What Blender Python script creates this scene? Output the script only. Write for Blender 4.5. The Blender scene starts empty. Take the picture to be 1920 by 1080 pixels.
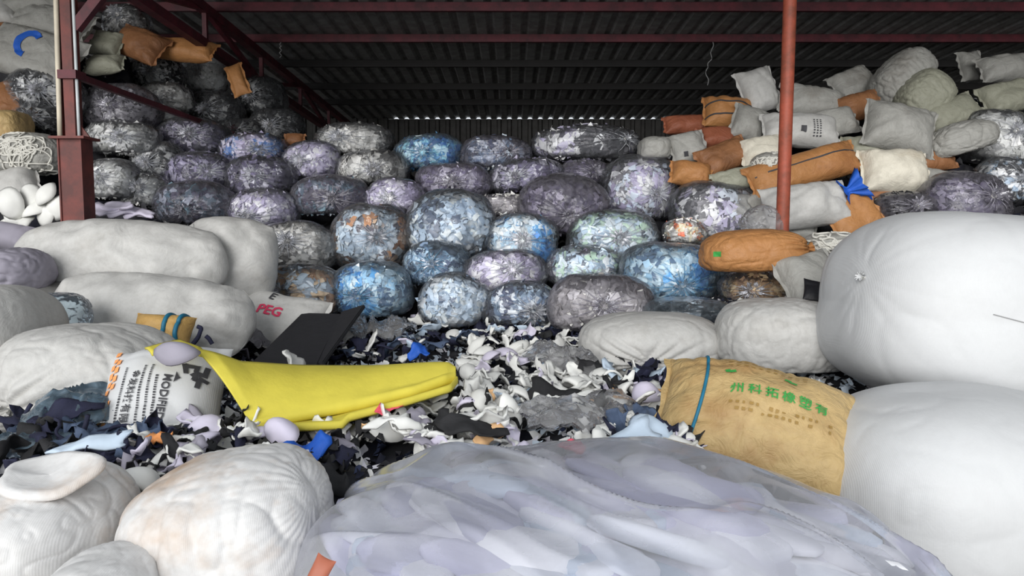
import bpy, bmesh, math, random
import numpy as np
from mathutils import Vector, Matrix, Euler

random.seed(7)
RNG = np.random.default_rng(11)
SC = bpy.context.scene
COL = SC.collection
R = math.radians

# ------------------------------------------------------------------ camera, world, exposure
F_PX = 1423.0            # focal length in pixels of the 1920 x 1080 frame
PITCH = R(4.6)
EYE = 1.6
cam_d = bpy.data.cameras.new('camera')
cam = bpy.data.objects.new('camera', cam_d)
COL.objects.link(cam)
cam_d.sensor_width = 36.0
cam_d.lens = 36.0 * F_PX / 1920.0
cam.location = (0, 0, EYE)
cam.rotation_euler = (math.pi / 2 - PITCH, 0, 0)
cam_d.clip_end = 200
SC.camera = cam

world = bpy.data.worlds.new('overcast_sky')
SC.world = world
world.use_nodes = True
bg = world.node_tree.nodes['Background']
bg.inputs['Color'].default_value = (0.90, 0.95, 1.0, 1)
bg.inputs['Strength'].default_value = 0.62
sun_d = bpy.data.lights.new('hazy_sun', 'SUN')      # bright haze of a thin overcast behind the camera
sun_d.energy = 2.15
sun_d.angle = R(45)
sun_d.color = (1.0, 0.985, 0.96)
sun = bpy.data.objects.new('hazy_sun', sun_d)
COL.objects.link(sun)
sun.location = (-4, -12, 6)
sun.rotation_euler = Vector((0.26, 1.0, -0.22)).to_track_quat('-Z', 'Y').to_euler()
SC.view_settings.view_transform = 'Standard'
SC.view_settings.look = 'None'
SC.view_settings.gamma = 1.0
SC.view_settings.use_curve_mapping = False
SC.view_settings.exposure = 0.56

def W(px, py, Y):
    """world point seen at pixel (px, py) at depth Y"""
    xc = (px - 960) / F_PX
    yc = (540 - py) / F_PX
    dy = math.cos(PITCH) + yc * math.sin(PITCH)
    dz = -math.sin(PITCH) + yc * math.cos(PITCH)
    t = Y / dy
    return Vector((xc * t, Y, EYE + dz * t))

# ------------------------------------------------------------------ helpers: colour, noise, meshes
def lin(c):
    return tuple(((v / 255 / 12.92) if v / 255 <= 0.04045 else ((v / 255 + 0.055) / 1.055) ** 2.4) for v in c)

def _h(i, j, k, s):
    n = (i.astype(np.int64) * 374761393 + j.astype(np.int64) * 668265263 + k.astype(np.int64) * 1440662683 + s * 974634777).astype(np.uint64)
    n = n & np.uint64(0xffffffff)
    n = ((n ^ (n >> np.uint64(13))) * np.uint64(1274126177)) & np.uint64(0xffffffff)
    n = ((n ^ (n >> np.uint64(15))) * np.uint64(2246822519)) & np.uint64(0xffffffff)
    n = n ^ (n >> np.uint64(16))
    return n.astype(np.float64) / 2147483648.0 - 1.0

def vn(P, s=0):
    """value noise in -1..1 on an (N,3) array"""
    P = np.asarray(P, dtype=np.float64)
    f = np.floor(P)
    t = P - f
    t = t * t * (3 - 2 * t)
    i, j, k = f[:, 0], f[:, 1], f[:, 2]
    r = 0
    for a in (0, 1):
        wa = t[:, 0] if a else 1 - t[:, 0]
        for b in (0, 1):
            wb = t[:, 1] if b else 1 - t[:, 1]
            for c in (0, 1):
                wc = t[:, 2] if c else 1 - t[:, 2]
                r = r + wa * wb * wc * _h(i + a, j + b, k + c, s)
    return r

def fbm(P, s=0, o=3):
    r, a, q = 0, 0.6, np.array(P)
    for n in range(o):
        r = r + a * vn(q + 13.7 * n, s + n)
        a *= 0.5
        q = q * 2.03
    return r

def ridge(P, s=0, p=6):
    return np.power(1 - np.abs(vn(P, s)), p)

def mk(name, V, F, mat, parent=None, smooth=True, col=None, mat_idx=None, link=True):
    me = bpy.data.meshes.new(name)
    V = np.asarray(V, dtype=np.float32)
    me.from_pydata(V.tolist(), [], F.tolist() if isinstance(F, np.ndarray) else F)
    if smooth:
        me.polygons.foreach_set('use_smooth', [True] * len(me.polygons))
    if col is not None:
        at = me.attributes.new('Col', 'FLOAT_COLOR', 'POINT')
        c = np.ones((len(V), 4), dtype=np.float32)
        c[:, :3] = col
        at.data.foreach_set('color', c.ravel())
    if isinstance(mat, (list, tuple)):
        for m in mat:
            me.materials.append(m)
    else:
        me.materials.append(mat)
    if mat_idx is not None:
        me.polygons.foreach_set('material_index', mat_idx)
    me.update()
    ob = bpy.data.objects.new(name, me)
    COL.objects.link(ob)
    if parent is not None:
        ob.parent = parent
    return ob

def tag(o, label, cat, group=None, kind=None):
    o['label'] = label
    o['category'] = cat
    if group:
        o['group'] = group
    if kind:
        o['kind'] = kind
    return o

def empty(name, M):
    o = bpy.data.objects.new(name, None)
    COL.objects.link(o)
    o.empty_display_size = 0.1
    o.matrix_world = M
    return o

_cs = {}
def cubesphere(n):
    if n in _cs:
        return _cs[n]
    idx, V, F = {}, [], []
    for ax in range(3):
        for sg in (-1, 1):
            g = np.zeros((n + 1, n + 1), dtype=int)
            for a in range(n + 1):
                for b in range(n + 1):
                    p = [0, 0, 0]
                    p[ax] = sg
                    p[(ax + 1) % 3] = math.tan((2 * a / n - 1) * math.pi / 4)
                    p[(ax + 2) % 3] = math.tan((2 * b / n - 1) * math.pi / 4)
                    key = tuple(round(q, 5) for q in p)
                    if key not in idx:
                        idx[key] = len(V)
                        V.append(p)
                    g[a, b] = idx[key]
            for a in range(n):
                for b in range(n):
                    q = [g[a, b], g[a + 1, b], g[a + 1, b + 1], g[a, b + 1]]
                    F.append(q if sg > 0 else q[::-1])
    V = np.array(V, dtype=float)
    V /= np.linalg.norm(V, axis=1)[:, None]
    _cs[n] = (V, np.array(F))
    return _cs[n]

def frame_of(kd):
    kd = np.array(kd, dtype=float)
    kd /= np.linalg.norm(kd)
    a = np.array([0, 0, 1.0]) if abs(kd[2]) < 0.9 else np.array([1.0, 0, 0])
    t1 = np.cross(a, kd)
    t1 /= np.linalg.norm(t1)
    return kd, t1, np.cross(kd, t1)

def tube(path, rad, sides=6, closed=False, cap=True):
    """tube along an (N,3) path -> V, F"""
    P = np.asarray(path, dtype=float)
    n = len(P)
    rad = np.full(n, rad) if np.isscalar(rad) else np.asarray(rad)
    T = np.gradient(P, axis=0)
    T /= np.linalg.norm(T, axis=1)[:, None] + 1e-9
    up = np.array([0.13, 0.21, 0.97])
    N1 = np.cross(T, up)
    N1 /= np.linalg.norm(N1, axis=1)[:, None] + 1e-9
    N2 = np.cross(T, N1)
    V, F = [], []
    for s in range(sides):
        a = 2 * math.pi * s / sides
        V.append(P + rad[:, None] * (math.cos(a) * N1 + math.sin(a) * N2))
    V = np.stack(V, 1).reshape(-1, 3)
    for i in range(n - 1 + (1 if closed else 0)):
        i2 = (i + 1) % n
        for s in range(sides):
            s2 = (s + 1) % sides
            F.append([i * sides + s, i * sides + s2, i2 * sides + s2, i2 * sides + s])
    if cap and not closed:
        F.append([s for s in range(sides)][::-1])
        F.append([(n - 1) * sides + s for s in range(sides)])
    return V, F

def box_vf(x0, x1, y0, y1, z0, z1):
    V = [(x0, y0, z0), (x1, y0, z0), (x1, y1, z0), (x0, y1, z0), (x0, y0, z1), (x1, y0, z1), (x1, y1, z1), (x0, y1, z1)]
    F = [[0, 3, 2, 1], [4, 5, 6, 7], [0, 1, 5, 4], [1, 2, 6, 5], [2, 3, 7, 6], [3, 0, 4, 7]]
    return V, F

def join(parts):
    V, F, o = [], [], 0
    for v, f in parts:
        v = np.asarray(v, dtype=float).reshape(-1, 3)
        V.append(v)
        F += [[q + o for q in p] for p in f]
        o += len(v)
    return np.concatenate(V), F

def bar_vf(a, b, w, h):
    """rectangular bar from a to b, width w (horizontal), height h"""
    a, b = Vector(a), Vector(b)
    d = (b - a).normalized()
    s = d.cross(Vector((0, 0, 1)))
    if s.length < 1e-3:
        s = Vector((1, 0, 0))
    s.normalize()
    u = s.cross(d).normalized()
    V = []
    for p in (a, b):
        for (i, j) in ((-1, -1), (1, -1), (1, 1), (-1, 1)):
            V.append(tuple(p + s * (w / 2 * i) + u * (h / 2 * j)))
    return V, [[0, 1, 2, 3], [7, 6, 5, 4], [0, 4, 5, 1], [1, 5, 6, 2], [2, 6, 7, 3], [3, 7, 4, 0]]

# ------------------------------------------------------------------ materials
def nt(name):
    m = bpy.data.materials.new(name)
    m.use_nodes = True
    t = m.node_tree
    t.nodes.clear()
    out = t.nodes.new('ShaderNodeOutputMaterial')
    return m, t, out

def node(t, typ, **kw):
    n = t.nodes.new(typ)
    for k, v in kw.items():
        if k in n.inputs:
            n.inputs[k].default_value = v
        else:
            setattr(n, k, v)
    return n

def ramp(t, fac, stops):
    r = t.nodes.new('ShaderNodeValToRGB')
    e = r.color_ramp.elements
    while len(e) > 1:
        e.remove(e[0])
    e[0].position, e[0].color = stops[0][0], (*stops[0][1], 1)
    for p, c in stops[1:]:
        q = e.new(p)
        q.color = (*c, 1)
    t.links.new(fac, r.inputs['Fac'])
    return r.outputs['Color']

def coords(t, scale=1.0, stretch=None):
    tc = t.nodes.new('ShaderNodeTexCoord')
    oi = t.nodes.new('ShaderNodeObjectInfo')
    mp = t.nodes.new('ShaderNodeMapping')
    mp.inputs['Scale'].default_value = stretch if stretch else (scale, scale, scale)
    ad = t.nodes.new('ShaderNodeVectorMath')
    ad.operation = 'ADD'
    ml = t.nodes.new('ShaderNodeVectorMath')
    ml.operation = 'MULTIPLY'
    ml.inputs[1].default_value = (37.0, 91.0, 53.0)
    cb = t.nodes.new('ShaderNodeCombineXYZ')
    for i in range(3):
        t.links.new(oi.outputs['Random'], cb.inputs[i])
    t.links.new(cb.outputs[0], ml.inputs[0])
    t.links.new(tc.outputs['Object'], ad.inputs[0])
    t.links.new(ml.outputs[0], ad.inputs[1])
    t.links.new(ad.outputs[0], mp.inputs['Vector'])
    return mp.outputs['Vector']

def cloth_mat(name, base, stain=None, stain_amt=0.5, rough=0.55, weave=True, wrinkle=0.35, spec=0.35, wscale=9.0, mottle=0.35):
    """woven plastic or paper sack: colour, soft stains with a shape of their own, weave and crumple relief"""
    m, t, out = nt(name)
    b = node(t, 'ShaderNodeBsdfPrincipled', Roughness=rough)
    b.inputs['Specular IOR Level'].default_value = spec
    v = coords(t)
    n1 = node(t, 'ShaderNodeTexNoise', Scale=2.2, Detail=5.0, Roughness=0.65)
    t.links.new(v, n1.inputs['Vector'])
    bl = lin(base)
    st = lin(stain) if stain else tuple(c * 0.8 for c in bl)
    c = ramp(t, n1.outputs['Fac'], [(0.0, bl), (0.62 - 0.16 * stain_amt, bl), (0.86 - 0.2 * stain_amt, tuple(bl[i] + (st[i] - bl[i]) * min(1, 0.4 + 0.6 * stain_amt) for i in range(3)))])
    n4 = node(t, 'ShaderNodeTexNoise', Scale=26.0, Detail=3.0, Roughness=0.7)
    t.links.new(v, n4.inputs['Vector'])
    mx = node(t, 'ShaderNodeMix', data_type='RGBA', blend_type='MULTIPLY')
    mx.inputs[0].default_value = mottle
    t.links.new(c, mx.inputs[6])
    t.links.new(ramp(t, n4.outputs['Fac'], [(0.35, (0.72, 0.71, 0.70)), (0.6, (1, 1, 1))]), mx.inputs[7])
    t.links.new(mx.outputs[2], b.inputs['Base Color'])
    n2 = node(t, 'ShaderNodeTexNoise', Scale=wscale, Detail=4.0, Roughness=0.6)
    n2.inputs['Distortion'].default_value = 1.2
    t.links.new(v, n2.inputs['Vector'])
    bp = node(t, 'ShaderNodeBump', Strength=wrinkle, Distance=0.03)
    t.links.new(n2.outputs['Fac'], bp.inputs['Height'])
    last = bp
    if weave:
        w = node(t, 'ShaderNodeTexWave', Scale=70.0)
        t.links.new(v, w.inputs['Vector'])
        b2 = node(t, 'ShaderNodeBump', Strength=0.08, Distance=0.004)
        t.links.new(w.outputs['Fac'], b2.inputs['Height'])
        t.links.new(bp.outputs[0], b2.inputs['Normal'])
        last = b2
    t.links.new(last.outputs[0], b.inputs['Normal'])
    t.links.new(b.outputs[0], out.inputs['Surface'])
    return m

def plain_mat(name, c, rough=0.6, spec=0.4, bump=0.0, bscale=30, metallic=0.0, var=0.12):
    m, t, out = nt(name)
    b = node(t, 'ShaderNodeBsdfPrincipled', Roughness=rough, Metallic=metallic)
    b.inputs['Specular IOR Level'].default_value = spec
    v = coords(t)
    n = node(t, 'ShaderNodeTexNoise', Scale=bscale * 0.3, Detail=4.0)
    t.links.new(v, n.inputs['Vector'])
    l = lin(c)
    t.links.new(ramp(t, n.outputs['Fac'], [(0.3, tuple(q * (1 - var) for q in l)), (0.7, tuple(min(1, q * (1 + var)) for q in l))]), b.inputs['Base Color'])
    if bump:
        n2 = node(t, 'ShaderNodeTexNoise', Scale=bscale, Detail=3.0)
        t.links.new(v, n2.inputs['Vector'])
        bp = node(t, 'ShaderNodeBump', Strength=bump, Distance=0.01)
        t.links.new(n2.outputs['Fac'], bp.inputs['Height'])
        t.links.new(bp.outputs[0], b.inputs['Normal'])
    t.links.new(b.outputs[0], out.inputs['Surface'])
    return m

def rusty_mat(name, c, c2):
    m, t, out = nt(name)
    b = node(t, 'ShaderNodeBsdfPrincipled', Roughness=0.6)
    v = coords(t)
    n = node(t, 'ShaderNodeTexNoise', Scale=6.0, Detail=6.0, Roughness=0.7)
    t.links.new(v, n.inputs['Vector'])
    t.links.new(ramp(t, n.outputs['Fac'], [(0.35, lin(c)), (0.62, lin(c2))]), b.inputs['Base Color'])
    bp = node(t, 'ShaderNodeBump', Strength=0.15, Distance=0.004)
    t.links.new(n.outputs['Fac'], bp.inputs['Height'])
    t.links.new(bp.outputs[0], b.inputs['Normal'])
    t.links.new(b.outputs[0], out.inputs['Surface'])
    return m

def film_mat(name, tint=(0.9, 0.92, 0.95), haze=0.18, edge=0.5, rough=0.18, crinkle=0.5, scale=14.0, haze_col=(0.8, 0.82, 0.86), tl=0.35, cont=1.0, ior=1.45):
    """thin polythene: see-through with a milky share, glossy crinkles, denser at grazing angles"""
    m, t, out = nt(name)
    tr = node(t, 'ShaderNodeBsdfTransparent')
    tr.inputs['Color'].default_value = (*tint, 1)
    gl = node(t, 'ShaderNodeBsdfGlossy', Roughness=rough)
    gl.inputs['Color'].default_value = (0.9, 0.9, 0.92, 1)
    df = node(t, 'ShaderNodeBsdfDiffuse')
    df.inputs['Color'].default_value = (*haze_col, 1)
    tls = node(t, 'ShaderNodeBsdfTranslucent')
    tls.inputs['Color'].default_value = (*haze_col, 1)
    v = coords(t)
    n = node(t, 'ShaderNodeTexNoise', Scale=scale, Detail=4.0, Roughness=0.6)
    n.inputs['Distortion'].default_value = 1.5
    t.links.new(v, n.inputs['Vector'])
    bp = node(t, 'ShaderNodeBump', Strength=crinkle, Distance=0.03)
    t.links.new(n.outputs['Fac'], bp.inputs['Height'])
    for s in (gl, df, tls):
        t.links.new(bp.outputs[0], s.inputs['Normal'])
    m1 = node(t, 'ShaderNodeMixShader', Fac=tl)
    t.links.new(df.outputs[0], m1.inputs[1])
    t.links.new(tls.outputs[0], m1.inputs[2])
    # milky share: crinkle streaks + grazing
    n2 = node(t, 'ShaderNodeTexNoise', Scale=scale * 0.8, Detail=3.0)
    n2.inputs['Distortion'].default_value = 2.5
    t.links.new(v, n2.inputs['Vector'])
    mr = node(t, 'ShaderNodeMapRange')
    mr.inputs[1].default_value = 0.42
    mr.inputs[2].default_value = 0.72
    mr.inputs[3].default_value = haze * (1 - 0.55 * cont)
    mr.inputs[4].default_value = min(0.95, haze * (1 + cont))
    t.links.new(n2.outputs['Fac'], mr.inputs[0])
    lw = node(t, 'ShaderNodeLayerWeight', Blend=0.25)
    t.links.new(bp.outputs[0], lw.inputs['Normal'])
    ma = node(t, 'ShaderNodeMath', operation='MULTIPLY')
    ma.inputs[1].default_value = edge
    t.links.new(lw.outputs['Facing'], ma.inputs[0])
    ad = node(t, 'ShaderNodeMath', operation='ADD', use_clamp=True)
    t.links.new(ma.outputs[0], ad.inputs[0])
    t.links.new(mr.outputs[0], ad.inputs[1])
    m2 = node(t, 'ShaderNodeMixShader')
    t.links.new(ad.outputs[0], m2.inputs[0])
    t.links.new(tr.outputs[0], m2.inputs[1])
    t.links.new(m1.outputs[0], m2.inputs[2])
    fr = node(t, 'ShaderNodeFresnel', IOR=ior)
    t.links.new(bp.outputs[0], fr.inputs['Normal'])
    m3 = node(t, 'ShaderNodeMixShader')
    t.links.new(fr.outputs[0], m3.inputs[0])
    t.links.new(m2.outputs[0], m3.inputs[1])
    t.links.new(gl.outputs[0], m3.inputs[2])
    t.links.new(m3.outputs[0], out.inputs['Surface'])
    return m

def attr_mat(name, rough=0.75, spec=0.25, bump=0.25):
    m, t, out = nt(name)
    b = node(t, 'ShaderNodeBsdfPrincipled', Roughness=rough)
    b.inputs['Specular IOR Level'].default_value = spec
    a = node(t, 'ShaderNodeAttribute', attribute_name='Col')
    t.links.new(a.outputs['Color'], b.inputs['Base Color'])
    v = coords(t)
    n = node(t, 'ShaderNodeTexNoise', Scale=40.0, Detail=3.0)
    t.links.new(v, n.inputs['Vector'])
    bp = node(t, 'ShaderNodeBump', Strength=bump, Distance=0.01)
    t.links.new(n.outputs['Fac'], bp.inputs['Height'])
    t.links.new(bp.outputs[0], b.inputs['Normal'])
    t.links.new(b.outputs[0], out.inputs['Surface'])
    return m

M = {}
M['woven'] = cloth_mat('white_woven', (192, 191, 188), (160, 156, 149), 0.35, wrinkle=0.22)
M['woven_clean'] = cloth_mat('clean_white_woven', (203, 204, 205), (198, 198, 197), 0.05, mottle=0.08, wrinkle=0.06, spec=0.4)
M['woven_dirty'] = cloth_mat('dirty_white_woven', (217, 216, 215), (178, 142, 104), 0.7, wrinkle=0.14, wscale=5)
M['woven_grey'] = cloth_mat('grey_woven', (164, 163, 158), (118, 112, 104), 0.5, wrinkle=0.5)
M['woven_green'] = cloth_mat('greenish_woven', (156, 156, 140), (112, 104, 88), 0.5, wrinkle=0.5)
M['cream'] = cloth_mat('cream_woven', (222, 216, 200), (170, 150, 120), 0.5, wrinkle=0.4)
M['kraft'] = cloth_mat('kraft_paper', (196, 158, 96), (150, 96, 48), 0.6, weave=False, wrinkle=0.45, wscale=11)
M['kraft_yellow'] = cloth_mat('ochre_woven', (190, 163, 114), (146, 104, 60), 0.7, wrinkle=0.45, wscale=13)
M['orange'] = cloth_mat('orange_sack', (178, 126, 78), (138, 88, 52), 0.6, weave=False, wrinkle=0.5)
M['brown'] = cloth_mat('brown_sack', (150, 104, 70), (100, 66, 44), 0.6, weave=False, wrinkle=0.5)
M['redbrown'] = cloth_mat('redbrown_sack', (150, 88, 64), (110, 62, 46), 0.6, weave=False, wrinkle=0.5)
M['black'] = plain_mat('black_plastic', (30, 30, 34), 0.45, bump=0.5, bscale=14)
M['blackfoam'] = plain_mat('black_foam', (38, 38, 42), 0.85, bump=0.15, bscale=60)
M['film'] = film_mat('clear_polythene', tint=(0.97, 0.975, 0.985), haze=0.06, edge=0.18, rough=0.14, crinkle=0.35, scale=9.0)
M['film_grey'] = film_mat('grey_polythene', tint=(0.80, 0.79, 0.83), haze=0.16, edge=0.3, rough=0.14, crinkle=0.35, scale=9.0, haze_col=(0.50, 0.48, 0.54))
M['film_blue'] = film_mat('bluish_polythene', tint=(0.84, 0.92, 0.97), haze=0.09, edge=0.2, rough=0.14, crinkle=0.35, scale=9.0, haze_col=(0.66, 0.78, 0.88))
M['film_milky'] = film_mat('milky_polythene', tint=(0.95, 0.95, 0.99), haze=0.20, edge=0.3, rough=0.14, crinkle=0.10, scale=3.0, cont=0.5, haze_col=(0.93, 0.94, 0.98), tl=0.2)
M['film_sheet'] = film_mat('loose_polythene', tint=(0.95, 0.95, 0.96), haze=0.20, edge=0.08, crinkle=0.08, scale=5, rough=0.08, haze_col=(0.88, 0.88, 0.88), cont=0.5, ior=1.28)
M['film_teal'] = film_mat('teal_polythene', tint=(0.45, 0.58, 0.68), haze=0.4, edge=0.3, crinkle=0.3, scale=7, rough=0.15, haze_col=(0.26, 0.36, 0.44))
M['film_neck'] = film_mat('gathered_polythene', tint=(0.95, 0.96, 0.98), haze=0.4, edge=0.3, rough=0.14, crinkle=0.3, scale=9.0)
M['film_neck_grey'] = film_mat('gathered_grey_polythene', tint=(0.8, 0.79, 0.83), haze=0.4, edge=0.3, rough=0.14, crinkle=0.3, scale=9.0, haze_col=(0.55, 0.53, 0.6))
M['film_neck_blue'] = film_mat('gathered_blue_polythene', tint=(0.6, 0.8, 0.95), haze=0.45, edge=0.3, rough=0.14, crinkle=0.3, scale=9.0, haze_col=(0.35, 0.66, 0.88))
M['scrap'] = attr_mat('scrap_colours')
M['steel'] = rusty_mat('red_oxide_paint', (118, 52, 44), (84, 40, 36))
M['steel_dark'] = rusty_mat('dark_red_oxide', (104, 40, 50), (70, 28, 36))
M['pipe_cream'] = plain_mat('cream_pipe', (206, 196, 176), 0.5)
M['pipe_white'] = plain_mat('pale_pipe', (196, 202, 204), 0.45)
M['pipe_rust'] = rusty_mat('rust_pipe', (166, 78, 56), (120, 62, 44))
M['roofing'] = rusty_mat('zinc_sheet', (158, 158, 158), (124, 122, 120))
M['walling'] = rusty_mat('old_wall_sheet', (70, 68, 66), (52, 50, 48))
M['steel_shaded'] = plain_mat('shaded_steel', (44, 42, 42), 0.8)  # dark colour stands in for the shade deep under the roof
M['concrete'] = plain_mat('concrete', (186, 182, 174), 0.9, bump=0.4, bscale=8, var=0.25)
M['yellow'] = plain_mat('yellow_foam', (212, 198, 76), 0.75, bump=0.12, bscale=50, var=0.05)
M['foam'] = plain_mat('white_foam', (228, 228, 224), 0.8, bump=0.1, bscale=30, var=0.05)
M['foam_lilac'] = plain_mat('lilac_foam', (214, 208, 226), 0.8, var=0.05)
M['foam_grey'] = plain_mat('grey_foam', (150, 146, 158), 0.8, var=0.06)
M['navy'] = plain_mat('navy_cloth', (34, 36, 58), 0.85, bump=0.3, bscale=40, var=0.25)
M['darkcloth'] = plain_mat('black_cloth', (38, 38, 40), 0.85, bump=0.3, bscale=40, var=0.25)
M['slate'] = plain_mat('slate_cloth', (74, 88, 112), 0.85, bump=0.3, bscale=40, var=0.2)
M['paleblue'] = plain_mat('pale_blue_cloth', (196, 212, 228), 0.8, bump=0.2, bscale=30, var=0.08)
M['blue'] = plain_mat('bright_blue', (36, 92, 190), 0.6, bump=0.2, var=0.1)
M['peach'] = plain_mat('peach_foam', (236, 190, 140), 0.8, var=0.06)
M['pink'] = plain_mat('pink_cloth', (226, 90, 110), 0.8, var=0.1)
M['strap'] = plain_mat('teal_strap', (34, 110, 140), 0.5, var=0.1)
M['green_ink'] = plain_mat('green_ink', (58, 150, 70), 0.6, var=0.12)
M['dark_ink'] = plain_mat('dark_ink', (62, 62, 66), 0.6, var=0.1)
M['pink_ink'] = plain_mat('pink_ink', (214, 60, 96), 0.6, var=0.05)
M['orange_ink'] = plain_mat('orange_ink', (240, 160, 96), 0.6, var=0.12)
M['faded_ink'] = plain_mat('faded_ink', (150, 120, 64), 0.6, var=0.12)
M['cord'] = plain_mat('white_cord', (214, 212, 204), 0.8, var=0.06)
M['thread'] = plain_mat('grey_thread', (150, 150, 150), 0.7, var=0.06)
M['clear_red'] = plain_mat('red_print', (160, 92, 70), 0.5, var=0.1)

# ------------------------------------------------------------------ the shed
def struct(o, label=None):
    o['kind'] = 'structure'
    if label:
        o['label'] = label
    return o

BACK = 15.0
def z_roof(y):
    return 3.69 + 0.037 * (BACK - y)

fl = mk('floor', *box_vf(-14, 14, -14, 22, -0.1, 0.0), M['concrete'], smooth=False)
struct(fl, 'bare concrete yard floor under the heaps of scrap')

def corrugated(width, length, pitch=0.2, hgt=0.035):
    """trapezoid-ribbed sheet, ribs along +Y, lying in XY, ribs up"""
    xs, zs = [], []
    n = int(round(width / pitch))
    for i in range(n):
        for (a, z) in ((0.0, 0), (0.10, 0), (0.125, hgt), (0.175, hgt)):
            xs.append(i * pitch + a * pitch / 0.2)
            zs.append(z)
    xs.append(n * pitch)
    zs.append(0)
    V, F = [], []
    m = len(xs)
    for y in (0, length):
        for x, z in zip(xs, zs):
            V.append((x, y, z))
    for y in (0, length):
        for x, z in zip(xs, zs):
            V.append((x, y, z + 0.004))
    for i in range(m - 1):
        F.append([i, m + i, m + i + 1, i + 1])
        F.append([2 * m + i, 2 * m + i + 1, 3 * m + i + 1, 3 * m + i])
    for b in (0, m):
        for i in range(m - 1):
            F.append([b + i, b + i + 1, 2 * m + b + i + 1, 2 * m + b + i])
    return np.array(V), F

ceil_e = empty('ceiling', Matrix.Identity(4))
struct(ceil_e, 'ribbed zinc roof sheets on dark red purlins')
Vs, Fs = corrugated(0.8, 5.2)
ROOF0 = 2.6
sheet0 = None
for row in range(3):
    for c in range(24):
        y0 = ROOF0 + row * 4.15
        ln = 4.45 if row < 2 else BACK - y0 + 0.02
        if sheet0 is None:
            sheet0 = mk('roof_sheet', Vs, Fs, M['roofing'], ceil_e, smooth=False)
            o = sheet0
        else:
            o = sheet0.copy()
            COL.objects.link(o)
        o.location = (-9.6 + 0.8 * c, y0, z_roof(y0) + 0.002 * row)
        o.rotation_euler = (-math.atan(0.037), 0, 0)
        o.scale = (1, ln / 5.2, 1)

wb = empty('wall_back', Matrix.Identity(4))
struct(wb, 'dark ribbed sheet wall at the back with daylight under the roof ribs')
for c in range(24):
    x = -9.6 + 0.8 * c
    V2, F2 = corrugated(0.8, 1.0)
    hgt = z_roof(BACK) + (0.001 if -2.6 < x < 3.0 else 0.05)
    o = mk('wall_sheet', V2 * np.array([1, hgt, 1.0]), F2, M['walling'], wb, smooth=False)
    o.rotation_euler = (math.pi / 2, 0, 0)
    o.location = (x, BACK, 0)
for sx, nm in ((9.6, 'wall_right'),):
    e = empty(nm, Matrix.Identity(4))
    struct(e, 'ribbed sheet side wall of the shed')
    for c in range(14):
        o = mk('wall_sheet', *corrugated(1.0, 1.0), M['walling'], e, smooth=False)
        o.matrix_world = Matrix.Translation((sx, 1.0 + c, 0)) @ Matrix.Rotation(math.pi / 2, 4, 'Z') @ Matrix.Rotation(math.pi / 2, 4, 'X') @ Matrix.Diagonal((1, z_roof(1.5 + c) - 0.02, 1, 1))

# purlins: channel section bars across the roof
pn = 0
for y in (2.8, 4.5, 6.1, 8.15, 9.3, 10.5, 11.9, 13.1):
    z = z_roof(y) - 0.05
    pn += 1
    web = box_vf(-9.5, 9.5, y - 0.022, y - 0.016, z - 0.045, z + 0.045)
    fl1 = box_vf(-9.5, 9.5, y - 0.016, y + 0.03, z - 0.045, z - 0.039)
    fl2 = box_vf(-9.5, 9.5, y - 0.016, y + 0.03, z + 0.039, z + 0.045)
    o = mk('trim_%d' % pn, *join([web, fl1, fl2]), M['steel_dark' if y < 10 else 'steel_shaded'], smooth=False)  # far purlins coloured darker, so they sink into the shade
    struct(o, 'dark red steel purlin under the roof sheets' if y < 10 else 'far steel purlin in a shade-darkened colour under the roof sheets')

CX, CY = -3.13, 5.5       # painted steel post
RX = 1.945                # round rusty post
def truss(x, y0, y1, drop, label):
    e = empty('roof_truss', Matrix.Translation((x, y0, 0)))
    struct(e, label)
    def put(nm, vf):
        o = mk(nm, *vf, M['steel_dark'], smooth=False)
        o.parent = e
        o.matrix_parent_inverse = e.matrix_world.inverted()
    top = lambda y: z_roof(y) - 0.14
    put('top_chord', bar_vf((x, y0, top(y0)), (x, y1, top(y1)), 0.09, 0.09))
    put('bottom_chord', bar_vf((x, y0, top(y0) - drop), (x, y1, top(y1) - drop), 0.09, 0.09))
    n = 7
    for i in range(n):
        a = y0 + (y1 - y0) * i / n
        b = y0 + (y1 - y0) * (i + 1) / n
        p, q = ((x, a, top(a)), (x, b, top(b) - drop)) if i % 2 else ((x, a, top(a) - drop), (x, b, top(b)))
        put('web_member', bar_vf(p, q, 0.05, 0.05))
        put('web_member', bar_vf((x, b, top(b)), (x, b, top(b) - drop), 0.045, 0.045))
truss(CX, 2.7, BACK - 0.1, 0.36, 'dark red lattice truss running back over the painted post')
e = empty('roof_beam', Matrix.Translation((RX, CY, 0)))
struct(e, 'dark red beam carried by the round rusty post')
for nm, vf in (('beam', bar_vf((RX - 1.2, CY, z_roof(CY) - 0.14), (RX + 1.2, CY, z_roof(CY) - 0.14), 0.1, 0.1)),
               ('hanger', bar_vf((1.9, 6.2, z_roof(6.2) - 0.1), (1.9, 6.2, z_roof(6.2) - 0.55), 0.08, 0.08))):
    o = mk(nm, *vf, M['steel_dark'], smooth=False)
    o.parent = e
    o.matrix_parent_inverse = e.matrix_world.inverted()

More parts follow.
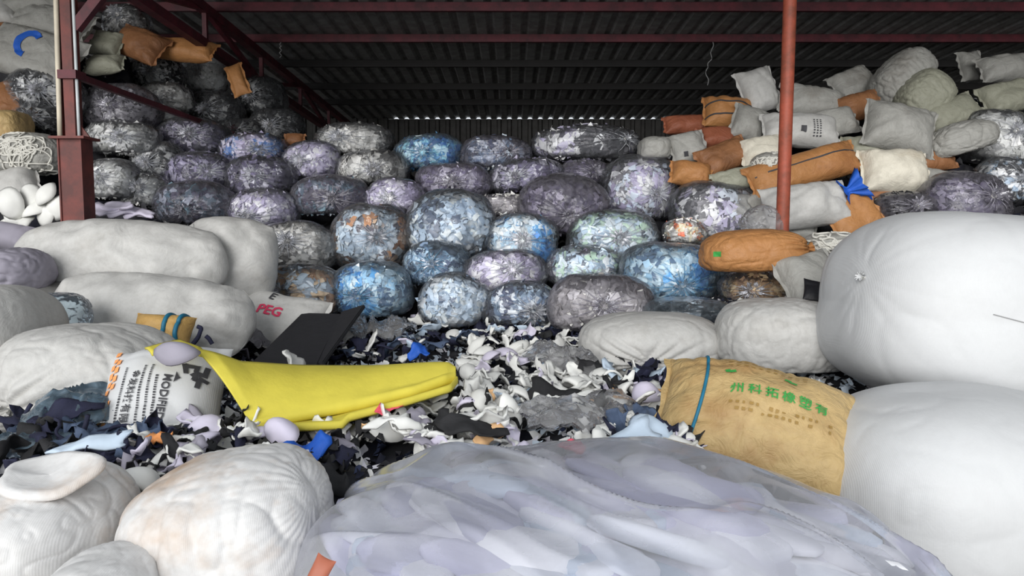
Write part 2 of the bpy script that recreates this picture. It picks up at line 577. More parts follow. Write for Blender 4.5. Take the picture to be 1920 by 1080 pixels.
# painted steel post: box foot, cap plate with gussets, slimmer shaft with a pipe strapped on each side
post = empty('column', Matrix.Translation((CX, CY, 0)))
struct(post, 'red oxide steel post with a box foot, cap plate and pale pipes on its shaft')
def pp(nm, vf, m, smooth=False, par=post):
    o = mk(nm, *vf, M[m], smooth=smooth)
    o.parent = par
    return o
zc = 2.22
pp('box_foot', join([box_vf(-0.075, 0.075, -0.065, 0.065, 0, zc), box_vf(-0.085, -0.075, -0.075, 0.075, 0, zc), box_vf(0.075, 0.085, -0.075, 0.075, 0, zc)]), 'steel')
pp('cap_plate', box_vf(-0.125, 0.125, -0.11, 0.11, zc, zc + 0.018), 'steel')
for sx in (-1, 1):
    V = [(sx * 0.034, -0.012, zc + 0.018), (sx * 0.115, -0.012, zc + 0.018), (sx * 0.034, -0.012, zc + 0.13),
         (sx * 0.034, 0.0, zc + 0.018), (sx * 0.115, 0.0, zc + 0.018), (sx * 0.034, 0.0, zc + 0.13)]
    pp('gusset', (V, [[0, 1, 2], [5, 4, 3], [0, 3, 4, 1], [1, 4, 5, 2], [2, 5, 3, 0]]), 'steel')
pp('shaft', join([box_vf(-0.036, 0.036, -0.05, 0.05, zc + 0.018, z_roof(CY) - 0.1)]), 'steel')
pp('shaft_flange', box_vf(-0.075, -0.064, -0.05, 0.05, zc + 0.018, z_roof(CY) - 0.1), 'steel')
zz = np.linspace(zc + 0.02, z_roof(CY) - 0.12, 10)
pp('pipe', tube(np.stack([np.linspace(-0.075, -0.045, 10), np.full(10, -0.05), zz], 1), 0.017, 10), 'pipe_cream', True)
pp('pipe', tube(np.stack([np.full(10, 0.05), np.full(10, -0.03), zz], 1), 0.011, 10), 'pipe_white', True)
pp('clamp', box_vf(-0.06, 0.07, -0.075, 0.06, 2.64, 2.70), 'steel_dark')
o = pp('tie_rail', bar_vf((0.03, 0.06, 2.67), (0.03, 3.2, 2.63), 0.04, 0.045), 'steel_dark')
o = pp('knee_brace', bar_vf((0.04, 0, 3.0), (0.75, 0, z_roof(CY) - 0.2), 0.06, 0.07), 'steel_dark')
o = pp('foot_rail', bar_vf((0.08, 0, 1.645), (0.5, 0.1, 1.60), 0.04, 0.03), 'black')

post2 = empty('column', Matrix.Translation((RX, CY, 0)))
struct(post2, 'slim round rusty steel post among the sacks')
pp('pipe_shaft', tube(np.stack([np.linspace(0, 0.02, 8), np.zeros(8), np.linspace(0, z_roof(CY) - 0.16, 8)], 1), 0.047, 16), 'pipe_rust', True, post2)
pp('collar', tube(np.stack([np.full(4, 0.02), np.zeros(4), np.linspace(z_roof(CY) - 0.3, z_roof(CY) - 0.14, 4)], 1), 0.06, 16), 'steel_dark', True, post2)

# hanging wires
def wire(pts, label):
    P = np.array([tuple(p) for p in pts])
    t = np.linspace(0, 1, 24)
    s = np.linspace(0, 1, len(P))
    Q = np.stack([np.interp(t, s, P[:, i]) for i in range(3)], 1)
    Q[:, 0] += 0.012 * np.sin(t * 23)
    o = mk('hanging_wire', *tube(Q, 0.006, 5), M['thread'])
    tag(o, label, 'wire')
a = W(1337, 62, 9.3); a.z = z_roof(9.3) - 0.09
wire([a, W(1333, 110, 9.3), W(1324, 130, 9.3), W(1328, 160, 9.3)], 'thin frayed wire hanging from the roof above the brown sacks')
a = W(525, 75, 9.3); a.z = z_roof(9.3) - 0.09
wire([a, W(526, 90, 9.3), W(526, 108, 9.3)], 'short thin wire hanging from the roof beside the lattice truss')

# ------------------------------------------------------------------ sack builders
CARVE = []
SUPPORT = []        # (x, y, z) the packed scrap below reaches up to
def place(px, py, Y, roll=0, yaw=0):
    p = W(px, py, Y)
    return Matrix.Translation(p) @ Matrix.Rotation(R(yaw), 4, 'Z') @ Matrix.Rotation(R(roll), 4, 'Y')

def bag_fun(half, k=2.4, seed=0, wr=0.05, pleat=0.0, kd=(0, -1, 0), lobes=22, lump=0.09, flat=0.55, wsc=2.2, dimple=0.0, stretch=(1, 1, 1), sharp=7):
    half = np.array(half)
    kd, t1, t2 = frame_of(kd)
    stretch = np.array(stretch)
    def f(D):
        a = np.abs(D)
        r = np.power(np.power(a, k).sum(1), -1.0 / k)
        P = D * r[:, None]
        z = P[:, 2]
        P[:, 2] = np.where(z < -flat, -flat + (z + flat) * 0.35, z)
        low = np.clip(-P[:, 2], 0, 1)
        P[:, :2] *= (1 + 0.05 * low)[:, None]
        q = P * half / half.mean()
        P = P * (1 + lump * fbm(q * 1.25 + seed * 3.1, seed, 2))[:, None]
        if wr:
            w = 0.65 * ridge(q * wsc * stretch + seed * 1.7, seed + 5, sharp) + 0.35 * ridge(q * wsc * 2.3 * stretch + 4.4, seed + 9, sharp)
            P = P * (1 - wr * w)[:, None]
        if pleat:
            c = np.clip(D @ kd, -1, 1)
            ph = np.arccos(c)
            th = np.arctan2(D @ t2, D @ t1)
            wob = vn(np.stack([np.cos(th) * 2, np.sin(th) * 2, ph * 1.2 + seed], 1), seed + 3)
            lob = np.abs(np.sin(th * lobes / 2 + 2.0 * wob)) ** 0.7 - 0.6
            amp = pleat * np.exp(-(ph / 0.75) ** 2) * np.clip(ph / 0.2, 0, 1)
            P = P * (1 + amp * lob - dimple * np.exp(-(ph / 0.3) ** 2))[:, None]
        return P * half
    return f

def neck_vf(kd, base, rad, length, seed, lobes=9):
    """gathered, tied plastic neck flaring into a ruffle"""
    kd, t1, t2 = frame_of(kd)
    prof = [(-0.35, 1.5), (-0.1, 0.75), (0.05, 0.42), (0.18, 0.5), (0.5, 0.95), (0.85, 1.35), (1.0, 1.55)]
    ns = 36
    V, F = [], []
    rs = random.Random(seed)
    ph = rs.random() * 6
    for i, (s, r) in enumerate(prof):
        for j in range(ns):
            a = 2 * math.pi * j / ns
            q = r * rad * (1 + (0.28 + 0.1 * i / 6) * math.sin(a * lobes + ph + 0.5 * math.sin(3 * a)) * min(1, abs(s) + 0.35))
            off = 0.25 * rad * max(0, s) * math.sin(a * 2 + ph)
            V.append(base + kd * (s * length + off) + t1 * (q * math.cos(a)) + t2 * (q * math.sin(a) * 0.8))
    for i in range(len(prof) - 1):
        for j in range(ns):
            j2 = (j + 1) % ns
            F.append([i * ns + j, i * ns + j2, (i + 1) * ns + j2, (i + 1) * ns + j])
    return np.array(V), F

def tie_ring(kd, base, rad, parent, mat='strap'):
    kd, t1, t2 = frame_of(kd)
    a = np.linspace(0, 2 * math.pi, 18, endpoint=False)
    P = base + kd * (0.03 * rad) + np.outer(np.cos(a) * rad * 0.5, t1) + np.outer(np.sin(a) * rad * 0.42, t2)
    mk('tie_string', *tube(P, 0.004, 5, closed=True), M[mat], parent)

_ft = np.array([(x, y) for y in (-1, 0, 1) for x in (-1, 0, 1)], dtype=float)
_ff = np.array([[0, 1, 4, 3], [1, 2, 5, 4], [3, 4, 7, 6], [4, 5, 8, 7]])
def flakes(P, N, size, cols, tilt=0.22, curl=0.22, rng=RNG):
    n = len(P)
    N = N + tilt * rng.normal(size=(n, 3))
    N /= np.linalg.norm(N, axis=1)[:, None] + 1e-9
    A = rng.normal(size=(n, 3))
    T = np.cross(N, A)
    T /= np.linalg.norm(T, axis=1)[:, None] + 1e-9
    B = np.cross(N, T)
    s = size * rng.uniform(0.55, 1.25, size=(n, 1))
    asp = rng.uniform(0.35, 1.0, size=(n, 1))
    jit = rng.uniform(0.5, 1.1, size=(n, 9, 2))
    xy = _ft[None] * jit
    x = xy[:, :, 0] * s
    y = xy[:, :, 1] * s * asp
    c = rng.uniform(-curl, curl, size=(n, 3))
    z = (c[:, :1] * x * x + c[:, 1:2] * y * y + c[:, 2:3] * x * y) / s + 0.05 * s * rng.normal(size=(n, 9))
    V = P[:, None, :] + x[:, :, None] * T[:, None, :] + y[:, :, None] * B[:, None, :] + z[:, :, None] * N[:, None, :]
    F = (_ff[None] + 9 * np.arange(n)[:, None, None]).reshape(-1, 4)
    C = np.repeat(np.asarray(cols)[:, None, :], 9, 1).reshape(-1, 3)
    return V.reshape(-1, 3), F, C

def pick(P, pal, scale, seed, spread=0.5, rng=RNG):
    """palette colour per point: patches of like colour plus strays"""
    pal = [lin(c) for c in pal]
    z = 0.5 + 0.75 * vn(P * scale, seed) + spread * rng.uniform(-0.5, 0.5, len(P))
    i = np.clip((z * len(pal)).astype(int), 0, len(pal) - 1)
    c = np.array(pal)[i]
    return np.clip(c * rng.uniform(0.85, 1.12, (len(P), 1)), 0, 1)

PAL = {
 'blue':   [(50, 66, 92), (96, 124, 152), (150, 178, 204), (198, 216, 232), (222, 232, 240), (176, 200, 222), (120, 150, 182), (206, 212, 216)],
 'blued':  [(30, 38, 58), (58, 80, 108), (110, 140, 170), (190, 208, 226), (84, 108, 140), (214, 222, 230), (44, 54, 84)],
 'bluebrown': [(150, 106, 70), (196, 158, 110), (110, 130, 150), (160, 186, 206), (206, 220, 232), (178, 202, 222), (90, 112, 138)],
 'brownblue': [(206, 160, 116), (186, 120, 70), (120, 104, 96), (70, 66, 78), (196, 212, 226), (214, 226, 236), (170, 196, 216), (130, 156, 180)],
 'cyan':   [(40, 120, 200), (80, 160, 220), (150, 196, 226), (206, 222, 234), (226, 234, 240), (168, 200, 222), (60, 84, 116)],
 'brightblue': [(30, 90, 170), (40, 120, 190), (80, 150, 206), (130, 200, 216), (200, 226, 234), (30, 60, 110), (70, 130, 190)],
 'purple': [(46, 40, 66), (72, 64, 98), (104, 94, 136), (150, 142, 176), (206, 202, 220), (84, 76, 112), (60, 54, 82)],
 'purpled': [(36, 32, 50), (52, 46, 70), (76, 68, 98), (140, 132, 158), (58, 52, 78), (44, 40, 58)],
 'teal':   [(44, 40, 62), (58, 60, 86), (54, 86, 104), (80, 112, 128), (176, 190, 206), (48, 46, 70), (36, 58, 78)],
 'lilac':  [(116, 104, 146), (160, 148, 188), (196, 186, 218), (220, 214, 232), (232, 230, 238), (180, 170, 204), (140, 128, 168)],
 'lilacblue': [(116, 104, 146), (160, 148, 188), (196, 186, 218), (220, 214, 232), (90, 130, 200), (60, 110, 190), (180, 170, 204)],
 'grey':   [(60, 58, 56), (112, 110, 106), (168, 166, 160), (214, 212, 206), (230, 228, 222), (140, 138, 132), (190, 186, 178)],
 'bw':     [(24, 24, 26), (44, 44, 46), (196, 196, 196), (228, 228, 226), (150, 150, 152), (30, 30, 34), (214, 214, 214)],
 'bwpurple': [(40, 40, 46), (80, 78, 84), (214, 214, 216), (232, 232, 232), (150, 140, 180), (180, 172, 206), (50, 48, 60), (200, 212, 226)],
 'dark':   [(24, 24, 26), (36, 36, 38), (52, 52, 54), (88, 88, 88), (30, 30, 32), (130, 130, 128), (40, 40, 44)],
 'bwd':    [(30, 30, 32), (44, 44, 46), (110, 110, 110), (36, 36, 38), (180, 180, 178), (60, 60, 62), (28, 28, 30)],
 'white':  [(196, 196, 192), (222, 222, 218), (234, 234, 230), (212, 212, 206), (170, 170, 166), (228, 226, 222), (104, 104, 104)],
 'whitepurple': [(236, 236, 234), (226, 226, 226), (110, 98, 140), (150, 140, 180), (190, 206, 226), (86, 84, 92), (206, 206, 210)],
 'bluegreen': [(70, 80, 96), (196, 216, 232), (160, 190, 216), (176, 216, 184), (206, 222, 232), (104, 134, 160), (216, 222, 226), (70, 66, 86)],
 'whiteorange': [(232, 230, 224), (210, 206, 198), (236, 220, 176), (226, 130, 60), (216, 90, 50), (120, 116, 110), (228, 226, 220)],
 'brown':  [(150, 110, 66), (190, 150, 90), (120, 84, 54), (170, 128, 76), (96, 70, 48), (206, 172, 112)],
 'lowwhite': [(30, 32, 40), (232, 232, 230), (60, 68, 90), (216, 220, 226), (120, 150, 180), (236, 236, 234), (24, 24, 28)],
}

def _lift(c):
    return tuple(min(246, v + (255 - v) * (0.34 if min(c) > 84 else 0.2) + 6) for v in c)
PAL = {k: ([_lift(c) for c in v] if k not in ('dark', 'bw', 'bwd') else v) for k, v in PAL.items()}

def clear_bag(px, py, w, h, Y, pal, label, kd=(0.1, -1, 0.1), roll=0, film='film', dep=None, k=2.35, nf=620, fs=0.033, group='clear bags of scraps stacked in the shed',
              neck=0.055, n=26, fill=0.93, pleat=0.17, cat='plastic bag'):
    seed = (px * 7 + py * 13) % 997
    s = Y / F_PX
    hx, hz = w / 2 * s * 1.08, h / 2 * s * 1.12
    hy = dep if dep else min(0.42, max(0.24, 0.5 * (hx + hz)))
    root = empty('clear_bag', place(px, py, Y, roll))
    tag(root, label, cat, group)
    f = bag_fun((hx, hy, hz), k, seed, 0.05, pleat, kd, 20 + seed % 9, lump=0.12, dimple=0.05, flat=0.7)
    D, F = cubesphere(n)
    mk('plastic_film', f(D), F, M[film], root)
    D2, F2 = cubesphere(10)
    core = f(D2) * (fill - 0.09)
    rng = np.random.default_rng(seed)
    G = rng.normal(size=(nf, 3))
    G[:, 1] = np.where(rng.random(nf) < 0.8, -np.abs(G[:, 1]), G[:, 1])
    G /= np.linalg.norm(G, axis=1)[:, None]
    P = f(G) * (rng.uniform(fill - 0.07, fill, nf))[:, None]
    sc = 2.2 / max(hx, hz)
    V1, F1, C1 = flakes(P, G, fs * (0.8 + 0.4 * hx / 0.35), pick(P, PAL[pal], sc, seed, rng=rng), rng=rng)
    cc = pick(core, PAL[pal], sc, seed, rng=rng) * 0.8
    V = np.concatenate([core, V1])
    Fa = np.concatenate([F2, F1 + len(core)])
    o = mk('scrap_filling', V, Fa, M['scrap'], root, col=np.concatenate([cc, C1]))
    o['kind'] = 'stuff'
    if neck:
        kdn = np.array(kd) / np.linalg.norm(kd)
        b = f(kdn[None])[0]
        kk, t1, t2 = frame_of(kd)
        rays = []
        rr = random.Random(seed)
        for q in range(17):           # gathered creases fanning out from the knot
            a = 2 * math.pi * (q + rr.uniform(-0.3, 0.3)) / 17
            ph = np.linspace(0.10, rr.uniform(0.38, 0.75), 8)
            G = np.cos(ph)[:, None] * kk + np.sin(ph)[:, None] * (math.cos(a) * t1 + math.sin(a) * t2)
            rays.append(tube(f(G) * 1.006, 0.0065 * np.linspace(1.0, 0.25, 8), 4, cap=False))
        nk = mk('tied_neck', *join([neck_vf(kdn, b, neck * 0.8, neck * 1.5, seed)] + rays), M[{'film': 'film_neck', 'film_grey': 'film_neck_grey', 'film_blue': 'film_neck_blue'}[film]], root)
        tie_ring(kdn, b, neck * 0.8, nk, 'cord')
    c = W(px, py, Y)
    SUPPORT.append((c.x, c.y + 0.45, c.z - 1.0 * hz))
    CARVE.append((c.x, c.y, c.z - 0.8 * hz, hx))
    return root, f

def bale(name, px, py, w, h, Y, mat, label, cat='sack', dep=None, k=3.0, n=30, wr=0.04, kd=(0, -1, 0), pleat=0.0, roll=0, yaw=0, group=None, neck=0.0,
         lump=0.07, flat=0.7, wsc=2.2, stretch=(1, 1, 1), seams=(), support=True, sharp=7, neck_mat=None, lobes=18, dimple=0.05, seam_r=0.005):
    seed = (px * 7 + py * 13) % 997
    s = Y / F_PX
    hx, hz = w / 2 * s, h / 2 * s
    hy = dep if dep else min(0.5, max(0.2, 0.5 * (hx + hz)))
    root = empty(name, place(px, py, Y, roll, yaw))
    tag(root, label, cat, group)
    f = bag_fun((hx, hy, hz), k, seed, wr, pleat, kd, lobes, lump=lump, dimple=dimple if pleat else 0, flat=flat, wsc=wsc, stretch=stretch, sharp=sharp)
    D, F = cubesphere(n)
    mk('body', f(D), F, M[mat], root)
    if neck:
        kdn = np.array(kd, dtype=float) / np.linalg.norm(kd)
        nk = mk('tied_neck', *neck_vf(kdn, f(kdn[None])[0], neck, neck * 1.6, seed), M[neck_mat or mat], root)
        tie_ring(kdn, f(kdn[None])[0], neck, nk, 'cord')
    for path in seams:      # a sewn seam: directions from the middle of the bale
        Q = np.array(path, dtype=float)
        t = np.linspace(0, 1, 40)
        sgm = np.linspace(0, 1, len(Q))
        G = np.stack([np.interp(t, sgm, Q[:, i]) for i in range(3)], 1)
        G /= np.linalg.norm(G, axis=1)[:, None]
        mk('sewn_seam', *tube(f(G) * 1.004, seam_r, 6), M['thread' if mat.startswith('woven') else mat], root)
    if support:
        c = W(px, py, Y)
        SUPPORT.append((c.x, c.y + 0.1, c.z - 0.95 * hz))
        CARVE.append((c.x, c.y, c.z - 0.8 * hz, hx))
    return root, f

def pillow_fun(L, Wd, T, seed, bend=0.0, crump=1.0, bendv=0.0, rnd=0.0):
    ex = 3.4 - 3.0 * rnd
    def f(u, v, side):
        e = np.sqrt(np.clip(1 - np.abs(u) ** ex, 0, 1) * np.clip(1 - np.abs(v) ** ex, 0, 1))
        x = L * u * (1 - 0.07 * (1 - v * v)) * np.sqrt(1 - rnd * v * v)
        y = Wd * v * (1 - 0.07 * (1 - u * u)) * np.sqrt(1 - rnd * u * u)
        sd = np.full_like(x, side * 0.8 + seed)
        q = np.stack([x * 4, y * 4, sd], 1)
        lump = 0.34 * fbm(q * 0.9, seed, 3)
        wy = ridge(np.stack([x * 16, y * 3.5, sd], 1), seed + 2, 4) * np.abs(v) ** 2
        wx = ridge(np.stack([x * 3.5, y * 16, sd], 1), seed + 4, 4) * np.abs(u) ** 2
        wc = ridge(np.stack([x * 6 + y * 3, y * 7 - x * 2, sd], 1), seed + 6, 6)
        z = side * T * (e * (1 + lump) - crump * np.power(e, 0.4) * (0.22 * wy + 0.22 * wx + 0.12 * wc))
        z = z + (1 - e) * 0.12 * T * vn(np.stack([x * 14, y * 14, np.full_like(x, seed)], 1), seed + 8) - bend * u * u - bendv * v * v
        return np.stack([x, y, z], 1)
    return f

def pillow(name, px, py, w, h, Y, mat, label, cat='sack', T=None, tilt=60, roll=0, yaw=0, bend=0.0, bendv=0.0, group=None, crump=1.0, ends=True, straps=(), n=(40, 28),
           support=True, strap_mat='strap', strap_w=0.011, rnd=0.0, size=None):
    seed = (px * 7 + py * 13) % 997
    s = Y / F_PX
    L = w / 2 * s
    Wd = h / 2 * s / max(0.5, math.sin(R(min(90, tilt + 8))))
    if size:
        L, Wd = size
    T = T or 0.30 * min(L, Wd) + 0.03
    Mx = Matrix.Translation(W(px, py, Y)) @ Matrix.Rotation(R(yaw), 4, 'Z') @ Matrix.Rotation(R(tilt), 4, 'X') @ Matrix.Rotation(R(roll), 4, 'Z')
    root = empty(name, Mx)
    tag(root, label, cat, group)
    f = pillow_fun(L, Wd, T, seed, bend, crump, bendv, rnd)
    nu, nv = n
    u = np.sin(np.linspace(-1, 1, nu) * math.pi / 2)
    v = np.sin(np.linspace(-1, 1, nv) * math.pi / 2)
    U, Vv = [a.ravel() for a in np.meshgrid(u, v)]
    top, bot = f(U, Vv, 1), f(U, Vv, -1)
    i = np.arange(nu * nv).reshape(nv, nu)
    Q = np.stack([i[:-1, :-1], i[:-1, 1:], i[1:, 1:], i[1:, :-1]], -1).reshape(-1, 4)
    mk('body', np.concatenate([top, bot]), np.concatenate([Q, Q[:, ::-1] + nu * nv]), M[mat], root)
    if ends:
        for sg in (-1, 1):      # flat sewn lips at both ends
            vv = np.linspace(-0.97, 0.97, 34)
            a = f(np.full_like(vv, sg * 1.0), vv, 1)
            d = np.zeros_like(a)
            d[:, 0] = sg * (0.022 + 0.006 * np.sin(vv * 9 + seed))
            d[:, 2] = 0.010 * np.sin(vv * 13 + seed)
            P = np.concatenate([a - d * 0.6, a + d])
            q = [[j, j + 1, 34 + j + 1, 34 + j] for j in range(33)]
            o = mk('sewn_lip', np.concatenate([P, P + np.array([0, 0, 0.003])]), q + [[a2 + 68 for a2 in g[::-1]] for g in q], M[mat], root)
    for su in straps:
        vv = np.sin(np.linspace(-1, 1, 44) * math.pi / 2)
        a = np.concatenate([f(np.full_like(vv, su), vv, 1), f(np.full_like(vv, su), vv[::-1], -1)])
        a[:, 2] += np.where(np.arange(88) < 44, 0.004, -0.004)
        mk('strap', *tube(a, strap_w, 6, closed=True), M[strap_mat], root)
    if support:
        c = W(px, py, Y)
        CARVE.append((c.x, c.y, c.z - 0.8 * h / 2 * s, L))
        SUPPORT.append((c.x, c.y + (0.4 if Y > 5 else 0.1), c.z - 0.9 * Wd * abs(math.sin(R(tilt))) - T))
    surf = lambda x, y: f(np.clip(x / L, -0.99, 0.99), np.clip(y / Wd, -0.99, 0.99), 1)
    return root, surf, (L, Wd)

def wrap_print(name, V2, F2, surf, x0, y0, ang, mat, root, off=0.004):
    """flat print (lettering, marks) laid on a sack: (x, y) -> the sack's own surface"""
    bm = bmesh.new()
    vs = [bm.verts.new((float(p[0]), float(p[1]), 0)) for p in V2]
    for q in F2:
        try:
            bm.faces.new([vs[i] for i in q])
        except ValueError:
            pass
    for _ in range(3):
        ed = [e for e in bm.edges if e.calc_length() > 0.018]
        if not ed:
            break
        bmesh.ops.subdivide_edges(bm, edges=ed, cuts=1)
    bmesh.ops.triangulate(bm, faces=bm.faces)
    bm.verts.index_update()
    P = np.array([v.co[:2] for v in bm.verts])
    F = [[v.index for v in q.verts] for q in bm.faces]
    bm.free()
    c, s = math.cos(R(ang)), math.sin(R(ang))
    x = x0 + P[:, 0] * c - P[:, 1] * s
    y = y0 + P[:, 0] * s + P[:, 1] * c
    e = 0.004
    S = surf(x, y)
    N = np.cross(surf(x + e, y) - S, surf(x, y + e) - S)
    N /= np.linalg.norm(N, axis=1)[:, None] + 1e-12
    N = N * np.sign(N[:, 2:3] + 1e-9)
    o = mk(name, S + off * N, F, M[mat], root)
    if name in ('small_print', 'faded_print', 'orange_dots', 'black_print', 'green_mark'):
        o['kind'] = 'stuff'
    return o

def text_vf(txt, size, bold=0.0, sx=1.0):
    cu = bpy.data.curves.new('lettering', 'FONT')
    cu.body = txt
    cu.size = size
    cu.align_x = 'CENTER'
    cu.align_y = 'CENTER'
    cu.offset = bold
    cu.resolution_u = 2
    ob = bpy.data.objects.new('lettering', cu)
    COL.objects.link(ob)
    dg = bpy.context.evaluated_depsgraph_get()
    me = bpy.data.meshes.new_from_object(ob.evaluated_get(dg))
    V = [(v.co.x * sx, v.co.y) for v in me.vertices]
    F = [list(p.vertices) for p in me.polygons]
    bpy.data.objects.remove(ob)
    bpy.data.curves.remove(cu)
    bpy.data.meshes.remove(me)
    return V, F

def rects_vf(rs):
    V, F = [], []
    for (x0, y0, x1, y1) in rs:
        o = len(V)
        V += [(x0, y0), (x1, y0), (x1, y1), (x0, y1)]
        F.append([o, o + 1, o + 2, o + 3])
    return V, F

# ------------------------------------------------------------------ big white bales and sacks on the near side
G_B = 'big white woven bales'
bale('woven_bale', 1836, 586, 548, 372, 3.75, 'woven_clean', 'huge clean white woven bale with a diagonal seam, lying on another bale', 'bale', dep=0.62, k=2.75, n=64, wr=0.014, roll=4, kd=(-1, -0.36, 0.30), pleat=0.005, lobes=13, dimple=0.01, neck=0.016, lump=0.035, flat=0.9,
     group=G_B, wsc=1.4, seams=[[(-0.45, -1, 0.08), (0.05, -1, -0.06), (0.45, -1, -0.18), (1.2, -1, -0.42)]], seam_r=0.0022)
bale('woven_bale', 1800, 925, 560, 400, 2.85, 'woven_clean', 'white woven bale beneath the huge seamed bale, beside the green lettered sack', 'bale', dep=0.5, k=2.6, n=60, wr=0.015, lump=0.05, flat=0.9, group=G_B, wsc=1.6)
def seam_on(root, surf, pts, r=0.003):
    t = np.linspace(0, 1, 40)
    s = np.linspace(0, 1, len(pts))
    Q = np.array(pts)
    P = surf(np.interp(t, s, Q[:, 0]), np.interp(t, s, Q[:, 1]))
    P[:, 2] += 0.002
    mk('sewn_seam', *tube(P, r, 6), M['thread'], root)
r_, s_, (L, Wd) = pillow('woven_bale', 226, 494, 430, 176, 4.85, 'woven', 'long white woven bale lying at the foot of the painted post', 'bale', T=0.27, tilt=72, roll=-2, group=G_B, crump=0.30, n=(70, 50), ends=False, rnd=0.42)
seam_on(r_, s_, [(-0.9 * L, -0.2 * Wd), (-0.6 * L, -0.62 * Wd), (0.1 * L, -0.7 * Wd), (0.8 * L, -0.66 * Wd)])
r_, s_, (L, Wd) = pillow('woven_bale', 428, 494, 200, 190, 5.2, 'woven', 'white woven bale with a slanting seam beside the clear bags', 'bale', T=0.26, tilt=76, roll=-4, group=G_B, crump=0.30, n=(56, 50), ends=False, rnd=0.42)
seam_on(r_, s_, [(-0.75 * L, 0.8 * Wd), (-0.2 * L, 0.0), (0.45 * L, -0.85 * Wd)])
pillow('woven_bale', 286, 594, 420, 170, 4.45, 'woven', 'slumped white woven bale behind the blue strapped brown sack', 'bale', T=0.26, tilt=66, roll=-5, group=G_B, crump=0.5, n=(70, 50), ends=False, rnd=0.42)
bale('woven_bale', -10, 650, 190, 240, 3.55, 'woven', 'smooth white woven bale next to the pale blue plastic wrap', 'bale', dep=0.4, k=2.6, n=36, wr=0.02, lump=0.06, group=G_B)
bale('tied_sack', 168, 712, 330, 215, 3.45, 'woven', 'white sack with a tied gathered corner behind the orange printed sack', 'sack', dep=0.36, k=2.5, n=56, wr=0.04, kd=(-0.42, -1, -0.25), pleat=0.10, lobes=14, group='white tied sacks', neck=0.022, lump=0.08, wsc=2.4, dimple=0.08)
bale('tied_sack', 1222, 645, 272, 122, 4.55, 'woven', 'flat white sack with a knotted middle below the dark grey clear bag', 'sack', dep=0.36, k=2.5, n=46, wr=0.03, kd=(-0.2, -1, -0.35), pleat=0.10, lobes=13, group='white tied sacks', neck=0.018, lump=0.08, dimple=0.06)
bale('woven_sack', 1458, 632, 232, 150, 4.3, 'woven', 'creased white woven sack wedged against the huge seamed bale', 'sack', dep=0.33, k=2.8, n=44, wr=0.05, lump=0.06, wsc=2.6, stretch=(1.6, 1, 0.7), group='white woven sacks')
bale('tied_sack', 436, 985, 372, 270, 2.12, 'woven_dirty', 'tan stained white sack beside the milky plastic bag', 'sack', dep=0.32, k=2.5, n=70, wr=0.05, lump=0.07, wsc=1.5, sharp=4, stretch=(1.8, 1, 0.6), kd=(1, -0.2, 0.45), pleat=0.018, lobes=30, group='stained white sacks', roll=-8, dimple=0.0)
bale('tied_sack', 88, 1010, 284, 270, 2.05, 'woven_dirty', 'crumpled stained white sack with a folded brim', 'sack', dep=0.3, k=2.5, n=70, wr=0.045, lump=0.08, wsc=2.2, group='stained white sacks')
bale('woven_sack', 185, 1120, 190, 170, 1.75, 'woven_dirty', 'small creased white sack pressed against the folded brim sack', 'sack', dep=0.2, k=2.3, n=44, wr=0.05, lump=0.1, group='stained white sacks')

# oval foam pad lying on the stained sack
def pad():
    ct = W(92, 890, 1.98)
    prof = [(0.0, 0.0), (0.35, 0.002), (0.62, 0.008), (0.8, 0.014), (0.92, 0.015), (1.0, 0.006), (0.98, -0.004), (0.85, -0.014), (0.4, -0.018), (0.0, -0.02)]
    V, F = [], []
    ns = 48
    for (r, z) in prof:
        for j in range(ns):
            a = 2 * math.pi * j / ns
            rr = r * (1 + 0.09 * math.sin(3 * a + 1) + 0.05 * math.sin(5 * a))
            V.append((ct.x + 0.128 * rr * math.cos(a), ct.y + 0.095 * rr * math.sin(a), ct.z + z + 0.012 * r * math.sin(2 * a + 0.4) + 0.03 * rr * math.sin(a)))
    for i in range(len(prof) - 1):
        for j in range(ns):
            F.append([i * ns + j, (i + 1) * ns + j, (i + 1) * ns + (j + 1) % ns, i * ns + (j + 1) % ns])
    return V, F
tag(mk('foam_pad', *pad(), M['woven_dirty']), 'white oval foam pad lying on the crumpled stained sack', 'foam pad')

